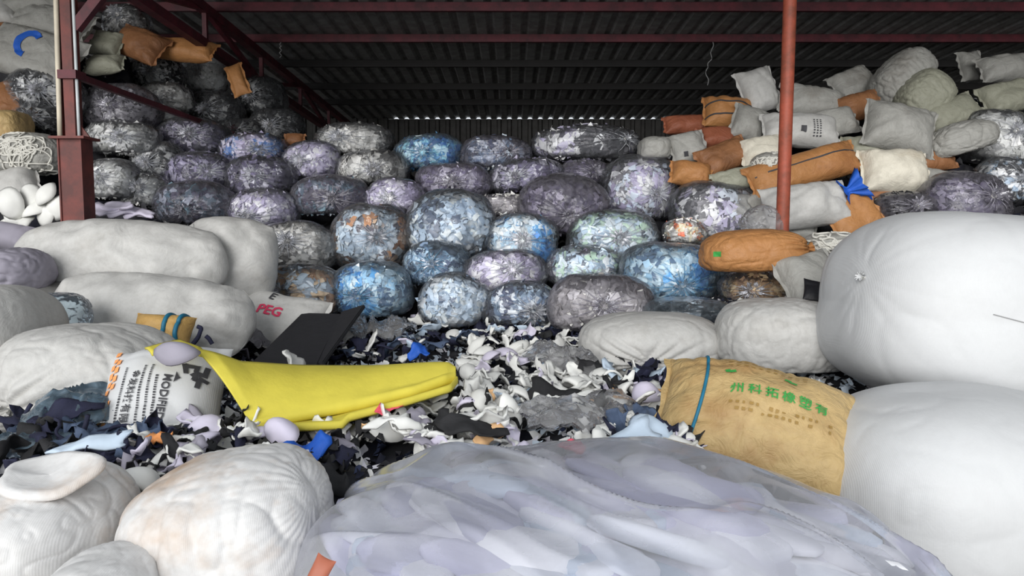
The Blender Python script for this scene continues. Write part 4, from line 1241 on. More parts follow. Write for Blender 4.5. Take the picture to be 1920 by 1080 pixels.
# blue mark on the sack by the painted post
for o in list(bpy.data.objects):
    if o.get('label') == 'pale woven sack with a curved blue mark':
        Ls = 90 * (Yl(100) - 0.1) / F_PX
        Ws = 50 * (Yl(100) - 0.1) / F_PX / math.sin(R(70))
        fz = pillow_fun(Ls, Ws, 0.16, (62 * 7 + 102 * 13) % 997)
        sf = lambda x, y: fz(np.clip(x / Ls, -0.99, 0.99), np.clip(y / Ws, -0.99, 0.99), 1)
        V, F = [], []
        for i in range(14):
            a = R(40 + 17 * i)
            for q in (0.065, 0.115):
                V.append((1.35 * q * math.cos(a) * 0.9, 1.35 * q * math.sin(a)))
        for i in range(13):
            F.append([2 * i, 2 * i + 1, 2 * i + 3, 2 * i + 2])
        wrap_print('blue_mark', V, F, sf, 0.03, 0.02, 10, 'blue', o, off=0.008)

# cord bundles: a net-like sack with a tangle of white cord
def cord_bundle(px, py, w, h, Y, label, seed, nloops=16):
    root, f = bale('cord_bundle', px, py, w, h, Y, 'woven_grey', label, 'cord bundle', n=28, wr=0.09, k=2.3, wsc=3.2, group='bundles of white cord')
    rg = np.random.default_rng(seed)
    parts = []
    for i in range(nloops):
        t = np.linspace(0, 2 * math.pi, 40)
        c = rg.normal(size=3) * 0.5 + np.array([-0.3, -1, 0.15])
        _, t1, t2 = frame_of(c)
        a, b = rg.uniform(0.12, 0.45, 2)
        G = c / np.linalg.norm(c) + np.outer(a * np.cos(t + rg.random()), t1) + np.outer(b * np.sin(2 * t if i % 3 == 0 else t), t2) + 0.08 * np.sin(3 * t)[:, None]
        G /= np.linalg.norm(G, axis=1)[:, None]
        parts.append(tube(f(G) * (1.02 + 0.03 * rg.random()), 0.0075, 5, closed=True))
    o = mk('cord_tangle', *join(parts), M['cord'], root)
    o['kind'] = 'stuff'
cord_bundle(60, 292, 128, 84, Yl(292) - 0.1, 'round bundle of tangled white cord beside the box foot of the painted post', 3, 22)
cord_bundle(1556, 458, 100, 46, 5.3, 'flat bundle of white cord between the tan sack and the huge bale', 5)
cord_bundle(1440, 308, 60, 44, Yr(308) - 0.1, 'small bundle of pale cord behind the rusty post', 8, 10)

# ------------------------------------------------------------------ yellow foam sheet, folded over itself
def yellow_sheet():
    B = [W(366, 654, 2.95), W(400, 664, 2.98), W(450, 680, 3.08), W(560, 684, 3.30), W(700, 684, 3.42), W(800, 684, 3.40), W(842, 686, 3.367), W(854, 692, 3.312)]
    Fr = [W(468, 790, 2.870), W(482, 786, 2.880), W(510, 778, 2.907), W(580, 764, 2.962), W(680, 746, 3.036), W(780, 722, 3.128), W(835, 702, 3.220), W(854, 698, 3.275)]
    L2 = [W(470, 796, 2.852), W(500, 794, 2.852), W(560, 794, 2.852), W(640, 790, 2.870), W(655, 776, 2.898), W(770, 745, 3.018), W(845, 722, 3.128), W(857, 706, 3.238)]
    n = 60
    t = np.linspace(0, 1, n)
    s = np.linspace(0, 1, len(B))
    def crv(Q):
        A = np.array([tuple(p) for p in Q])
        return np.stack([np.interp(t, s, A[:, i]) for i in range(3)], 1)
    b, f, l = crv(B), crv(Fr), crv(L2)
    rows = []
    for q in np.linspace(0, 1, 14):                       # upper leaf
        p = b + (f - b) * q
        p[:, 2] += 0.035 * math.sin(q * math.pi) * (0.4 + 0.6 * np.sin(t * 3)) + 0.006 * np.sin(t * 9 + q * 4)
        rows.append(p)
    back = (b - f)
    back[:, 2] = 0
    back /= np.linalg.norm(back, axis=1)[:, None]
    for a in np.linspace(20, 180, 6):                     # rolled front fold
        p = f + back * 0.018 * 0
        p = f - back * 0.020 * math.sin(R(a)) + np.array([0, 0, -0.022 * (1 - math.cos(R(a)))])
        rows.append(p)
    for q in (0.06, 0.14):                                # tucked back
        rows.append(f + back * q + np.array([0, 0, -0.044 - 0.05 * q]))
    l2 = l + np.array([0, 0, 0.0])
    mid = f + back * 0.16 + np.array([0, 0, -0.062])
    rows.append(mid)
    for q in (0.35, 0.7, 1.0):                            # lower leaf coming forward again
        rows.append(mid + (l2 - mid) * q + np.array([0, 0, -0.008 * math.sin(q * 3)]))
    for a in np.linspace(30, 150, 4):                     # curled lip
        rows.append(l2 - back * 0.014 * math.sin(R(a)) + np.array([0, 0, -0.014 * (1 - math.cos(R(a)))]))
    V = np.concatenate(rows)
    F = [[r * n + j, r * n + j + 1, (r + 1) * n + j + 1, (r + 1) * n + j] for r in range(len(rows) - 1) for j in range(n - 1)]
    root = empty('yellow_foam_sheet', Matrix.Identity(4))
    tag(root, 'yellow foam sheet folded double across the scrap heap', 'foam sheet')
    o = mk('folded_sheet', V, F, M['yellow'], root)
    md = o.modifiers.new('thickness', 'SOLIDIFY')
    md.thickness = 0.010
    md.offset = 0
    # the corner that runs on behind the grey cup
    P0 = [W(272, 656, 3.036), W(300, 648, 3.076), W(335, 640, 3.117), W(372, 654, 3.117)]
    P1 = [W(285, 668, 2.915), W(310, 664, 2.955), W(345, 660, 2.996), W(385, 672, 3.011)]
    A = np.array([tuple(p) for p in P0 + P1])
    tt = np.linspace(0, 3, 13)
    u = np.stack([np.interp(tt, range(4), A[:4, i]) for i in range(3)], 1)
    v = np.stack([np.interp(tt, range(4), A[4:, i]) for i in range(3)], 1)
    V = np.concatenate([u + (v - u) * q + np.array([0, 0, 0.01 * math.sin(q * 3.1)]) for q in (0, 0.33, 0.66, 1)])
    F = [[r * 13 + j, r * 13 + j + 1, (r + 1) * 13 + j + 1, (r + 1) * 13 + j] for r in range(3) for j in range(12)]
    o = mk('sheet_corner', V, F, M['yellow'], root)
    md = o.modifiers.new('thickness', 'SOLIDIFY')
    md.thickness = 0.010
yellow_sheet()

# ------------------------------------------------------------------ black foam boards
def board(corners, thick, label):
    P = [Vector(c) for c in corners]
    nrm = (P[1] - P[0]).cross(P[3] - P[0]).normalized() * thick
    V = [tuple(p) for p in P] + [tuple(p + nrm) for p in P]
    bm = bmesh.new()
    vs = [bm.verts.new(v) for v in V]
    for q in ([3, 2, 1, 0], [4, 5, 6, 7], [0, 1, 5, 4], [1, 2, 6, 5], [2, 3, 7, 6], [3, 0, 4, 7]):
        bm.faces.new([vs[i] for i in q])
    bmesh.ops.recalc_face_normals(bm, faces=bm.faces)
    bmesh.ops.bevel(bm, geom=bm.edges[:], offset=0.006, segments=2, affect='EDGES')
    me = bpy.data.meshes.new('black_foam_board')
    bm.to_mesh(me)
    bm.free()
    me.materials.append(M['blackfoam'])
    o = bpy.data.objects.new('black_foam_board', me)
    COL.objects.link(o)
    return tag(o, label, 'foam board', 'black foam boards')
board([W(464, 686, 4.05), W(592, 690, 4.05), W(640, 588, 4.95), W(566, 586, 4.95)], -0.03, 'wide black foam board leaning behind the yellow sheet')
board([W(578, 684, 4.12), W(606, 678, 4.14), W(684, 570, 5.02), W(640, 584, 4.98)], -0.03, 'narrow black foam board leaning against the wide one')

# ------------------------------------------------------------------ loose scraps: shared shapes
def cup_mesh(name, mat, a=0.09, b=0.07, h=0.045, seed=0):
    nr, ns = 5, 18
    rs = random.Random(seed)
    V, F = [], []
    for layer in (0, 1):
        sc = 1 - 0.10 * layer
        for i in range(nr + 1):
            r = i / nr
            for j in range(ns):
                t = 2 * math.pi * j / ns
                w = 1 + 0.08 * math.sin(2 * t + seed) + 0.05 * math.sin(3 * t + 2 * seed)
                V.append((a * sc * r * w * math.cos(t), b * sc * r * w * math.sin(t), h * (1 - r ** 2.2) - 0.010 * layer + 0.012 * math.sin(2 * t + seed) * r * r))
    o = (nr + 1) * ns
    for i in range(nr):
        for j in range(ns):
            j2 = (j + 1) % ns
            F.append([i * ns + j, (i + 1) * ns + j, (i + 1) * ns + j2, i * ns + j2])
            F.append([o + i * ns + j, o + i * ns + j2, o + (i + 1) * ns + j2, o + (i + 1) * ns + j])
    for j in range(ns):
        j2 = (j + 1) % ns
        F.append([nr * ns + j, o + nr * ns + j, o + nr * ns + j2, nr * ns + j2])
    return tmp_mesh(name, V, F, mat)

def tmp_mesh(name, V, F, mat):
    me = bpy.data.meshes.new(name)
    me.from_pydata([tuple(map(float, v)) for v in V], [], F)
    me.polygons.foreach_set('use_smooth', [True] * len(me.polygons))
    me.materials.append(M[mat])
    return me

def offcut_mesh(name, mat, ln=0.10, wd=0.06, seed=0, thick=0.009, scoop=0.65, bend=0.5, crumple=0.25):
    """flat foam or cloth offcut: rounded outline with scooped sides where cups were punched out, bent and crumpled, with real thickness"""
    rg = np.random.default_rng(seed)
    nu, nv = 11, 6
    U, Vv = [a.ravel() for a in np.meshgrid(np.linspace(-1, 1, nu), np.linspace(-1, 1, nv))]
    X0 = U * np.sqrt(1 - 0.32 * Vv * Vv)
    Y0 = Vv * np.sqrt(1 - 0.32 * U * U)
    c1, c2 = 0.35 * rg.normal(size=2)
    wp = (1 - scoop) + scoop * np.clip(np.abs(U - c1), 0, 1) ** 1.5
    wq = (1 - scoop) + scoop * np.clip(np.abs(U - c2), 0, 1) ** 1.5
    y = Y0 * wd * np.where(Vv > 0, wp, wq) + 0.3 * wd * np.sin(U * 2 + rg.random() * 6)
    x = X0 * ln * (1 + 0.18 * np.sin(Vv * 3 + rg.random() * 6) * np.abs(U))
    q = np.stack([x / ln * 1.6, y / wd * 1.1, np.full_like(x, seed * 1.37)], 1)
    z = bend * ln * (0.45 * U * U * rg.uniform(-1, 1) + 0.45 * Vv * U * rg.uniform(-1, 1) + 0.5 * vn(q, seed)) + crumple * wd * vn(q * 2.2 + 5, seed + 1)
    top = np.stack([x, y, z + thick / 2], 1)
    bot = np.stack([x, y, z - thick / 2], 1)
    i = np.arange(nu * nv).reshape(nv, nu)
    F = []
    N = nu * nv
    for r in range(nv - 1):
        for c in range(nu - 1):
            g = [i[r, c], i[r, c + 1], i[r + 1, c + 1], i[r + 1, c]]
            F.append([int(k) for k in g])
            F.append([int(k) + N for k in g[::-1]])
    rim = list(i[0, :]) + list(i[1:, -1]) + list(i[-1, :-1][::-1]) + list(i[1:-1, 0][::-1])
    for a, b in zip(rim, rim[1:] + rim[:1]):
        F.append([int(b), int(a), int(a) + N, int(b) + N])
    return tmp_mesh(name, np.concatenate([top, bot]), F, mat)

def strip_mesh(name, mat, ln=0.28, wd=0.012, seed=0):
    rg = np.random.default_rng(seed)
    n = 18
    t = np.linspace(0, 1, n)
    a = np.cumsum(rg.normal(0, 0.35, n)) + np.linspace(0, rg.uniform(-3, 3), n)
    x = np.cumsum(np.cos(a)) * ln / n
    y = np.cumsum(np.sin(a)) * ln / n
    z = 0.02 * np.sin(t * 7 + rg.random() * 6)
    P = np.stack([x - x.mean(), y - y.mean(), z], 1)
    V, F = tube(P, wd / 2, 5)
    return tmp_mesh(name, V, F, mat)

def heap_z(x, y):
    b = 0.80 + 0.05 * float(fbm(np.array([[x * 1.3, y * 1.3, 0.5]]), 2, 2)[0])
    return b + 0.05 * max(0, min(1, (y - 4.5) / 1.5)) - 0.06 * max(0, min(1, (2.6 - y) / 0.6))

def on_heap(px, py):
    """where the line of sight through a pixel meets the scrap heap"""
    a, b = 1.2, 7.5
    for Y in np.linspace(a, b, 60):
        p = W(px, py, Y)
        if p.z <= heap_z(p.x, p.y):
            return p
    return W(px, py, b)

KIND = {}
def kind(key, meshes, label, cat, group):
    KIND[key] = (meshes, label, cat, group)
G1 = 'loose scraps on the heap'
kind('cup', [cup_mesh('foam_cup', 'foam', 0.078, 0.06, 0.042, s) for s in range(4)], 'white moulded foam cup lying loose on the scrap heap', 'foam cup', 'loose white foam cups')
kind('cupl', [cup_mesh('foam_cup', 'foam_lilac', 0.085, 0.062, 0.04, s + 9) for s in range(3)], 'pale lilac moulded foam cup lying loose on the scrap heap', 'foam cup', 'loose lilac foam cups')
kind('off', [offcut_mesh('foam_offcut', 'foam', 0.075 + 0.012 * (s % 3), 0.045 + 0.008 * (s % 2), s, 0.009, 0.7, 0.7) for s in range(9)], 'white foam offcut with scooped edges on the scrap heap', 'foam offcut', 'loose white foam offcuts')
kind('small', [offcut_mesh('foam_chip', 'foam', 0.035, 0.022, s + 50, 0.007, 0.5, 0.6) for s in range(6)], 'small white foam chip on the scrap heap', 'foam chip', 'small white foam chips')
kind('navy', [offcut_mesh('cloth_scrap', 'navy', 0.085, 0.055, s + 80, 0.004, 0.45, 0.9, 0.5) for s in range(7)], 'navy cloth scrap crumpled on the scrap heap', 'cloth scrap', 'navy cloth scraps')
kind('dark', [offcut_mesh('cloth_scrap', 'darkcloth', 0.075, 0.05, s + 110, 0.004, 0.45, 0.9, 0.5) for s in range(7)], 'black cloth scrap crumpled on the scrap heap', 'cloth scrap', 'black cloth scraps')
kind('slate', [offcut_mesh('cloth_scrap', 'slate', 0.085, 0.055, s + 140, 0.004, 0.4, 0.8, 0.4) for s in range(5)], 'slate blue cloth scrap on the scrap heap', 'cloth scrap', 'slate blue cloth scraps')
kind('pale', [offcut_mesh('foam_offcut', 'paleblue', 0.08, 0.05, s + 160, 0.007, 0.5, 0.7) for s in range(5)], 'pale blue foam offcut on the scrap heap', 'foam offcut', 'pale blue foam offcuts')
kind('lil', [offcut_mesh('foam_offcut', 'foam_lilac', 0.075, 0.048, s + 180, 0.008, 0.5, 0.7) for s in range(5)], 'lilac foam offcut on the scrap heap', 'foam offcut', 'lilac foam offcuts')
kind('grey', [offcut_mesh('cloth_scrap', 'foam_grey', 0.075, 0.05, s + 200, 0.006, 0.4, 0.7, 0.4) for s in range(5)], 'grey cloth scrap on the scrap heap', 'cloth scrap', 'grey cloth scraps')
kind('strip', [strip_mesh('cut_strip', 'cord', 0.26, 0.014, s) for s in range(5)], 'thin white cut strip curled on the scrap heap', 'strip', 'white cut strips')
kind('dstrip', [strip_mesh('cut_strip', 'navy', 0.26, 0.016, s + 20) for s in range(5)], 'thin navy cut strip curled on the scrap heap', 'strip', 'navy cut strips')
kind('peach', [offcut_mesh('foam_offcut', 'peach', 0.07, 0.05, s + 230, 0.008, 0.4, 0.6) for s in range(3)], 'peach coloured foam offcut on the scrap heap', 'foam offcut', 'peach foam offcuts')
kind('pink', [offcut_mesh('cloth_scrap', 'pink', 0.06, 0.035, s + 240, 0.004, 0.4, 0.8, 0.4) for s in range(3)], 'pink cloth scrap on the scrap heap', 'cloth scrap', 'pink cloth scraps')

def put(key, p, rg, scale=1.0, zone=None, rot=None):
    meshes, label, cat, group = KIND[key]
    if zone:
        label = label.replace('on the scrap heap', zone)
        group = group + ' ' + zone
    me = meshes[int(rg.integers(len(meshes)))]
    o = bpy.data.objects.new(me.name.split('.')[0], me)
    o.location = p
    o.rotation_euler = rot if rot else (rg.normal(0, 0.4), rg.normal(0, 0.4), rg.uniform(0, 6.3))
    s = scale * rg.uniform(0.8, 1.25)
    o.scale = (s, s, s)
    COL.objects.link(o)
    return tag(o, label, cat, group)

def in_poly(x, y, poly):
    c = False
    j = len(poly) - 1
    for i in range(len(poly)):
        if (poly[i][1] > y) != (poly[j][1] > y) and x < (poly[j][0] - poly[i][0]) * (y - poly[i][1]) / (poly[j][1] - poly[i][1]) + poly[i][0]:
            c = not c
        j = i
    return c

SKIP = [[(355, 640), (480, 672), (860, 676), (866, 722), (660, 804), (462, 806)], [(196, 660), (402, 660), (410, 790), (250, 822), (225, 800)],
        [(1262, 690), (1360, 650), (1600, 800), (1600, 900), (1310, 850)], [(462, 690), (566, 585), (684, 568), (600, 690)]]
def scatter(poly, n, mix, seed, lift=0.05, scale=1.0, zone=None):
    rg = np.random.default_rng(seed)
    keys = list(mix)
    wts = np.array([mix[k] for k in keys], dtype=float)
    wts /= wts.sum()
    xs = [p[0] for p in poly]
    ys = [p[1] for p in poly]
    c = 0
    while c < n:
        px, py = rg.uniform(min(xs), max(xs)), rg.uniform(min(ys), max(ys))
        if not in_poly(px, py, poly) or any(in_poly(px, py, q) for q in SKIP):
            continue
        p = on_heap(px, py)
        p.z += lift * rg.random() + 0.008
        put(keys[int(rg.choice(len(keys), p=wts))], p, rg, scale, zone)
        c += 1

# white heart of the heap
scatter([(850, 640), (1000, 620), (1130, 660), (1180, 760), (1100, 800), (980, 790), (860, 780), (840, 700)], 150, {'off': 8, 'cup': 2.2, 'lil': 1.2, 'pale': 1, 'dark': 1, 'peach': 0.4, 'small': 2, 'cupl': 0.5}, 1, zone='between the yellow sheet and the ochre sack')
scatter([(660, 790), (850, 740), (980, 790), (960, 850), (860, 860), (700, 830)], 85, {'off': 6, 'cup': 1, 'dark': 2, 'grey': 1.4, 'peach': 0.6, 'lil': 1, 'small': 2}, 2, zone='between the yellow sheet and the milky bag')
# dark belt in front of the clear bags
scatter([(600, 640), (700, 600), (1000, 600), (1110, 610), (1080, 650), (870, 650), (780, 690), (600, 690)], 125, {'navy': 6, 'dark': 2, 'slate': 2, 'off': 4, 'lil': 1, 'small': 1.5, 'pale': 1, 'dstrip': 1}, 3, zone='in the dark belt below the clear bags')
scatter([(1060, 650), (1120, 690), (1260, 690), (1290, 760), (1300, 850), (1100, 850), (1130, 760)], 100, {'navy': 3, 'dark': 2, 'off': 5, 'small': 2, 'pale': 1, 'lil': 1, 'slate': 1, 'strip': 0.6, 'peach': 0.3}, 4, zone='below the knotted white sack')
# dark apron beside the printed sack and between the stained sacks
scatter([(0, 830), (60, 790), (200, 760), (300, 830), (250, 900), (190, 900), (170, 870), (0, 880)], 62, {'navy': 4, 'dark': 4, 'slate': 3, 'dstrip': 1, 'pale': 0.6}, 5, zone='in the dark apron below the tied sack')
scatter([(190, 900), (250, 830), (400, 790), (560, 790), (690, 810), (640, 860), (620, 900), (440, 850), (340, 900), (260, 1000), (230, 960)], 105, {'dark': 5, 'off': 3.2, 'small': 3.5, 'grey': 1.5, 'navy': 2, 'lil': 1, 'strip': 0.5, 'cupl': 0.3}, 6, scale=0.85, zone='above the stained sacks')
scatter([(400, 640), (480, 640), (470, 690), (600, 700), (600, 660), (500, 690), (400, 670)], 22, {'grey': 2, 'dark': 3, 'navy': 2, 'off': 1}, 7, zone='beside the wide black board')
# ledge between the pale blue plastic and the ochre bags
scatter([(1310, 570), (1365, 560), (1370, 610), (1320, 610)], 12, {'off': 2, 'dark': 2, 'small': 2, 'strip': 1, 'grey': 1}, 8, scale=0.8, zone='below the clear bag of brown scraps')

def one(mesh, px, py, label, cat, name, dz=0.05, rot=(0, 0, 0), scale=(1, 1, 1), Y=None, group=None):
    o = bpy.data.objects.new(name, mesh)
    if Y:
        p = W(px, py, Y)
    else:
        p = on_heap(px, py)
        p = W(px, py, p.y * (1 - dz / (EYE - p.z)))
    o.location = p
    o.rotation_euler = [R(a) for a in rot]
    o.scale = scale
    COL.objects.link(o)
    return tag(o, label, cat, group)
one(cup_mesh('foam_cup', 'foam_grey', 0.085, 0.06, 0.05, 3), 333, 664, 'grey moulded foam cup on the white printed sack against the yellow sheet', 'foam cup', 'foam_cup', Y=2.86, rot=(30, 0, 10))
one(cup_mesh('foam_cup', 'foam_lilac', 0.085, 0.055, 0.045, 5), 385, 803, 'lilac white foam cup under the black lettering of the printed sack', 'foam cup', 'foam_cup', rot=(35, 0, 5), dz=0.04)
one(cup_mesh('foam_cup', 'foam_lilac', 0.088, 0.058, 0.05, 7), 530, 810, 'tipped lilac foam cup below the tip of the yellow sheet', 'foam cup', 'foam_cup', rot=(25, 20, -50), dz=0.05)
one(cup_mesh('foam_cup', 'foam_lilac', 0.08, 0.058, 0.05, 11), 1213, 738, 'smooth lilac foam cup beside the ochre sack', 'foam cup', 'foam_cup', rot=(35, 0, 20), dz=0.06)
one(cup_mesh('foam_cup', 'foam', 0.085, 0.055, 0.05, 12), 262, 905, 'dull white foam cup next to the foam ring', 'foam cup', 'foam_cup', rot=(10, 30, 40), dz=0.03)
one(cup_mesh('foam_cup', 'foam', 0.085, 0.06, 0.05, 14), 262, 962, 'dull white foam cup between the two stained sacks', 'foam cup', 'foam_cup', rot=(40, 20, 70), dz=0.0)
one(offcut_mesh('foam_offcut', 'foam', 0.09, 0.06, 61, 0.01, 0.2, 0.5), 548, 682, 'upright white foam offcut leaning on the wide black board', 'foam offcut', 'foam_offcut', Y=3.9, rot=(70, 20, 80))
one(offcut_mesh('cloth_scrap', 'blue', 0.075, 0.05, 62, 0.006, 0.2, 0.6, 0.5), 575, 838, 'bright blue cloth scrap below the yellow sheet', 'cloth scrap', 'cloth_scrap', dz=0.07, rot=(30, 0, 20))
one(offcut_mesh('cloth_scrap', 'blue', 0.06, 0.05, 63, 0.006, 0.2, 0.8, 0.4), 785, 658, 'dark blue cloth scrap behind the yellow sheet', 'cloth scrap', 'cloth_scrap', dz=0.06, rot=(40, 0, 0))
one(offcut_mesh('cloth_scrap', 'pink', 0.055, 0.03, 64, 0.005, 0.4, 0.8, 0.4), 728, 768, 'bright pink cloth scrap at the fold of the yellow sheet', 'cloth scrap', 'cloth_scrap', dz=0.09, rot=(40, 0, 30))
one(offcut_mesh('cloth_scrap', 'pink', 0.04, 0.03, 65, 0.005, 0.4, 0.8, 0.4), 1072, 838, 'bright pink cloth scrap behind the milky bag', 'cloth scrap', 'cloth_scrap', dz=0.07, rot=(40, 0, 0))
one(offcut_mesh('foam_offcut', 'peach', 0.045, 0.03, 66, 0.01, 0.3, 0.6), 908, 742, 'peach foam offcut in the white heart of the heap', 'foam offcut', 'foam_offcut', dz=0.08, rot=(30, 0, 0))
one(offcut_mesh('foam_offcut', 'peach', 0.045, 0.03, 67, 0.01, 0.3, 0.6), 1166, 752, 'peach foam offcut beside the grey film bag', 'foam offcut', 'foam_offcut', dz=0.07, rot=(30, 0, 20))
one(offcut_mesh('foam_offcut', 'orange_ink', 0.045, 0.03, 68, 0.008, 0.3, 0.9, 0.5), 302, 824, 'orange and red printed scrap below the printed sack', 'scrap', 'printed_scrap', dz=0.06, rot=(30, 0, 0))
one(offcut_mesh('foam_band', 'paleblue', 0.16, 0.06, 69, 0.012, 0.25, 0.3, 0.12), 1165, 828, 'long pale blue foam piece behind the milky bag', 'foam offcut', 'foam_band', dz=0.06, rot=(20, -10, 25))
one(cup_mesh('foam_cup', 'paleblue', 0.085, 0.07, 0.05, 16), 1218, 808, 'pale blue foam cup resting beside the long pale blue piece', 'foam cup', 'foam_cup', dz=0.07, rot=(40, 0, -20))
one(offcut_mesh('foam_band', 'paleblue', 0.12, 0.04, 70, 0.010, 0.4, 0.3, 0.15), 170, 838, 'pale blue foam band lying over slate scraps', 'foam offcut', 'foam_band', dz=0.07, rot=(25, -8, 25))
one(offcut_mesh('cloth_scrap', 'darkcloth', 0.13, 0.075, 71, 0.006, 0.2, 0.5, 0.25), 1040, 735, 'large black cloth scrap in the white heart of the heap', 'cloth scrap', 'cloth_scrap', dz=0.08, rot=(30, 0, -10))
one(offcut_mesh('cloth_scrap', 'darkcloth', 0.12, 0.055, 72, 0.006, 0.2, 0.5, 0.25), 885, 805, 'long black cloth scrap behind the milky bag', 'cloth scrap', 'cloth_scrap', dz=0.06, rot=(25, 8, -12))
one(offcut_mesh('cloth_scrap', 'navy', 0.12, 0.05, 73, 0.006, 0.2, 0.5, 0.25), 122, 775, 'navy cloth flap between the tied sack and the teal plastic', 'cloth scrap', 'cloth_scrap', dz=0.10, rot=(40, -15, 20))
one(offcut_mesh('cloth_scrap', 'darkcloth', 0.07, 0.05, 74, 0.005, 0.3, 0.5, 0.3), 1106, 684, 'black cloth scrap at the edge of the knotted white sack', 'cloth scrap', 'cloth_scrap', dz=0.09, rot=(35, 0, 20))
def drape(px, py, wx, wy, mat, label, rot=0, puff=0.05, fold=0.03, seed=0, slope=0.0):
    """limp crumpled polythene lying over the scraps"""
    nu, nv = 56, 40
    U, Vv = [a.ravel() for a in np.meshgrid(np.linspace(-1, 1, nu), np.linspace(-1, 1, nv))]
    c = on_heap(px, py)
    x = wx * U * np.sqrt(1 - 0.4 * Vv * Vv) * (1 + 0.12 * np.sin(Vv * 4 + seed))
    y = wy * Vv * np.sqrt(1 - 0.4 * U * U) * (1 + 0.12 * np.sin(U * 5 + seed))
    q = np.stack([x * 9 + 0.6 * vn(np.stack([x * 8, y * 8, U * 0 + seed], 1), seed), y * 3.2, np.full_like(x, seed * 1.9)], 1)
    z = 1.4 * fold * ridge(q, seed, 4) + 0.7 * fold * ridge(q * 2.3 + 2, seed + 3, 4) + puff * (1 - U ** 4) * (1 - Vv ** 4)
    a = R(rot)
    X2 = c.x + x * math.cos(a) - y * math.sin(a)
    Y2 = c.y + x * math.sin(a) + y * math.cos(a)
    Z2 = c.z + 0.035 + z + slope * (Y2 - c.y)
    i = np.arange(nu * nv).reshape(nv, nu)
    Q = np.stack([i[:-1, :-1], i[:-1, 1:], i[1:, 1:], i[1:, :-1]], -1).reshape(-1, 4)
    V = np.stack([X2, Y2, Z2], 1)
    low = V.copy()
    low[:, 2] -= 0.012 + 0.6 * puff * ((1 - U ** 4) * (1 - Vv ** 4))
    o = mk('limp_film_bag', np.concatenate([V, low]), np.concatenate([Q, Q[:, ::-1] + nu * nv]), M[mat])
    tag(o, label, 'plastic bag', 'limp plastic bags on the heap')
drape(1050, 700, 0.13, 0.36, 'film_sheet', 'limp grey film draped down the white heart of the heap', 28, 0.07, 0.04, 3)
drape(1060, 812, 0.17, 0.16, 'film_sheet', 'limp grey film bag just behind the milky bag', 10, 0.05, 0.03, 5)
drape(1140, 790, 0.14, 0.15, 'film_sheet', 'rounded grey film bag beside the peach offcut', -20, 0.07, 0.02, 8)
drape(145, 800, 0.18, 0.20, 'film_teal', 'crumpled teal plastic bag between the tied sack and the printed sack', 12, 0.08, 0.03, 11)
drape(60, 850, 0.17, 0.09, 'film_teal', 'flat teal plastic piece below the crumpled teal bag', 8, 0.03, 0.02, 13)
drape(475, 655, 0.14, 0.25, 'film_grey', 'dusky film bag at the edge of the wide black board', -8, 0.08, 0.04, 15)
drape(710, 640, 0.26, 0.26, 'film_sheet', 'crumpled grey film beside the narrow black board', 5, 0.05, 0.05, 17)
def cord(path, Y, r, mat, label):
    P = np.array([tuple(W(a, b, Y)) for a, b in path])
    t = np.linspace(0, len(P) - 1, 26)
    Q = np.stack([np.interp(t, range(len(P)), P[:, k]) for k in range(3)], 1)
    for _ in range(3):
        Q[1:-1] = (Q[:-2] + Q[1:-1] + Q[2:]) / 3
    tag(mk('loose_cord', *tube(Q, r, 6), M[mat]), label, 'cord')
cord([(362, 645), (372, 632), (378, 615), (370, 612)], 3.95, 0.012, 'navy', 'short navy cord curling up beside the blue strapped sack')
cord([(398, 645), (392, 635), (386, 630)], 3.95, 0.012, 'navy', 'stubby navy cord end behind the yellow sheet')
# foam cups piled by the painted post
rg = np.random.default_rng(77)
kind('pcup', [cup_mesh('foam_cup', 'foam', 0.13, 0.10, 0.07, s + 30) for s in range(3)], 'big white foam cup heaped below the cord bundle', 'foam cup', 'big white foam cups heaped below the cord bundle')
for (px, py) in ((60, 372), (30, 405), (92, 402), (50, 424), (70, 395), (20, 380), (112, 388), (10, 432), (88, 366)):
    put('pcup', W(px, py, 5.75 + 0.1 * rg.random()), rg, 0.95, rot=(R(60) + rg.normal(0, 0.4), rg.normal(0, 0.5), rg.normal(0, 0.5)))
kind('flat', [offcut_mesh('foam_offcut', 'foam_lilac', 0.13, 0.06, s + 330, 0.02, 0.2, 0.3, 0.15) for s in range(3)], 'flat lilac white offcut at the foot of the clear white bags', 'foam offcut', 'flat lilac offcuts by the painted post')
for (px, py) in ((205, 392), (240, 396), (262, 400), (222, 388)):
    put('flat', W(px, py, 5.85), rg, 1.0, rot=(R(30), 0, rg.normal(0, 0.4)))

# ------------------------------------------------------------------ packed scrap under everything
rg = np.random.default_rng(9)
hs = []
for px, py in ((500, 760), (700, 650), (800, 800), (1000, 700), (1000, 800), (1150, 720), (1200, 820), (900, 620), (600, 850), (300, 860), (150, 850), (1050, 650), (450, 830), (750, 720), (1240, 700), (1100, 610), (800, 610), (650, 690), (60, 860), (240, 940)):
    p = on_heap(px, py)
    hs.append((p.x, p.y, p.z - 0.035))
S = np.array(SUPPORT + hs + hs)
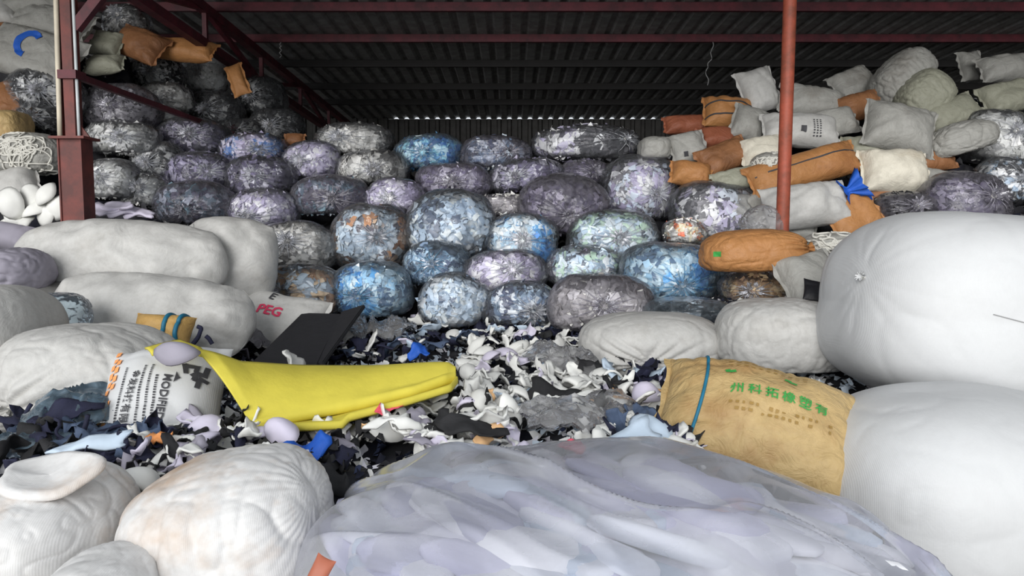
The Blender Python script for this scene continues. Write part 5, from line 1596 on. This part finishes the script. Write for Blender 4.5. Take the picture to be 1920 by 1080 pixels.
# open ground in front and behind
edge = [(x, 0.7, 0.0) for x in np.arange(-8, 8.1, 1)] + [(x, 10.8, 0.6) for x in np.arange(-8, 8.1, 1)] + [(x, 12.5, 0.0) for x in np.arange(-8, 8.1, 1)] + [(x, 1.3, 0.3) for x in np.arange(-3, 3.1, 0.5)]
S = np.concatenate([S, np.array(edge)])
gx = np.arange(-8, 8.01, 0.09)
gy = np.arange(0.6, 12.6, 0.09)
X, Yg = np.meshgrid(gx, gy)
P2 = np.stack([X.ravel(), Yg.ravel()], 1)
d2 = ((P2[:, None, :] - S[None, :, :2]) ** 2).sum(2)
wgt = 1.0 / (d2 + 0.02) ** 3
H = (wgt * S[None, :, 2]).sum(1) / wgt.sum(1)
Q3 = np.concatenate([P2, np.zeros((len(P2), 1))], 1)
H = np.maximum(H + 0.035 * fbm(Q3 * 5, 4, 2) - 0.02, -0.02)
for (bx, by, bz, bh) in CARVE:       # the packed scrap never stands higher than the things that lie on it
    t = P2[:, 1] / by
    sel = (t < 1.0) & (P2[:, 1] > by - 1.6) & (np.abs(P2[:, 0] - bx * t) < bh * 1.05 * t)
    H = np.where(sel, np.minimum(H, EYE + (bz - EYE) * t), H)
H = np.maximum(H, -0.02)
V = np.stack([P2[:, 0], P2[:, 1], H], 1)
ny, nx = X.shape
i = np.arange(nx * ny).reshape(ny, nx)
Q = np.stack([i[:-1, :-1], i[:-1, 1:], i[1:, 1:], i[1:, :-1]], -1).reshape(-1, 4)
darkpal = [(26, 26, 30), (40, 40, 44), (30, 32, 46), (58, 58, 62), (34, 34, 38), (84, 84, 88)]
mixpal = [(30, 32, 46), (226, 226, 222), (40, 40, 44), (232, 232, 230), (60, 68, 96), (214, 212, 220), (34, 34, 38), (190, 190, 194), (236, 236, 234), (200, 212, 224)]
C = pick(V, darkpal, 6, 3, rng=rg)
# loose bits bedded in it, thickest on the open heap
m = 7600
sel = []
while len(sel) < m:
    x, y = rg.uniform(-2.6, 2.2), rg.uniform(2.0, 6.2)
    sel.append((x, y))
sel = np.array(sel)
m2 = 5200
sel2 = np.stack([rg.uniform(-6.5, 6.5, m2), rg.uniform(5.2, 9.5, m2)], 1)
def hz(q):
    ix = np.clip(((q[:, 0] + 8) / 0.09).round().astype(int), 0, nx - 1)
    iy = np.clip(((q[:, 1] - 0.6) / 0.09).round().astype(int), 0, ny - 1)
    return H[iy * nx + ix]
A1 = np.concatenate([sel, (hz(sel) + 0.012)[:, None]], 1)
A2 = np.concatenate([sel2, (hz(sel2) + 0.012)[:, None]], 1)
up = np.array([[0, 0, 1.0]])
v1, f1, c1 = flakes(A1, np.repeat(up, m, 0), 0.031, pick(A1, mixpal, 2.2, 5, spread=0.9, rng=rg), tilt=0.5, curl=0.8, rng=rg)
v2, f2, c2 = flakes(A2, np.repeat(up, m2, 0), 0.045, pick(A2, darkpal + [(190, 190, 190)], 2.2, 5, spread=0.9, rng=rg), tilt=0.6, curl=0.8, rng=rg)
VV = np.concatenate([V, v1, v2])
FF = np.concatenate([Q, f1 + len(V), f2 + len(V) + len(v1)])
o = mk('scrap_heap', VV, FF, M['scrap'], col=np.concatenate([C, c1, c2]))
tag(o, 'packed heap of tiny mixed cloth and foam scraps under the sacks', 'scrap heap', kind='stuff')
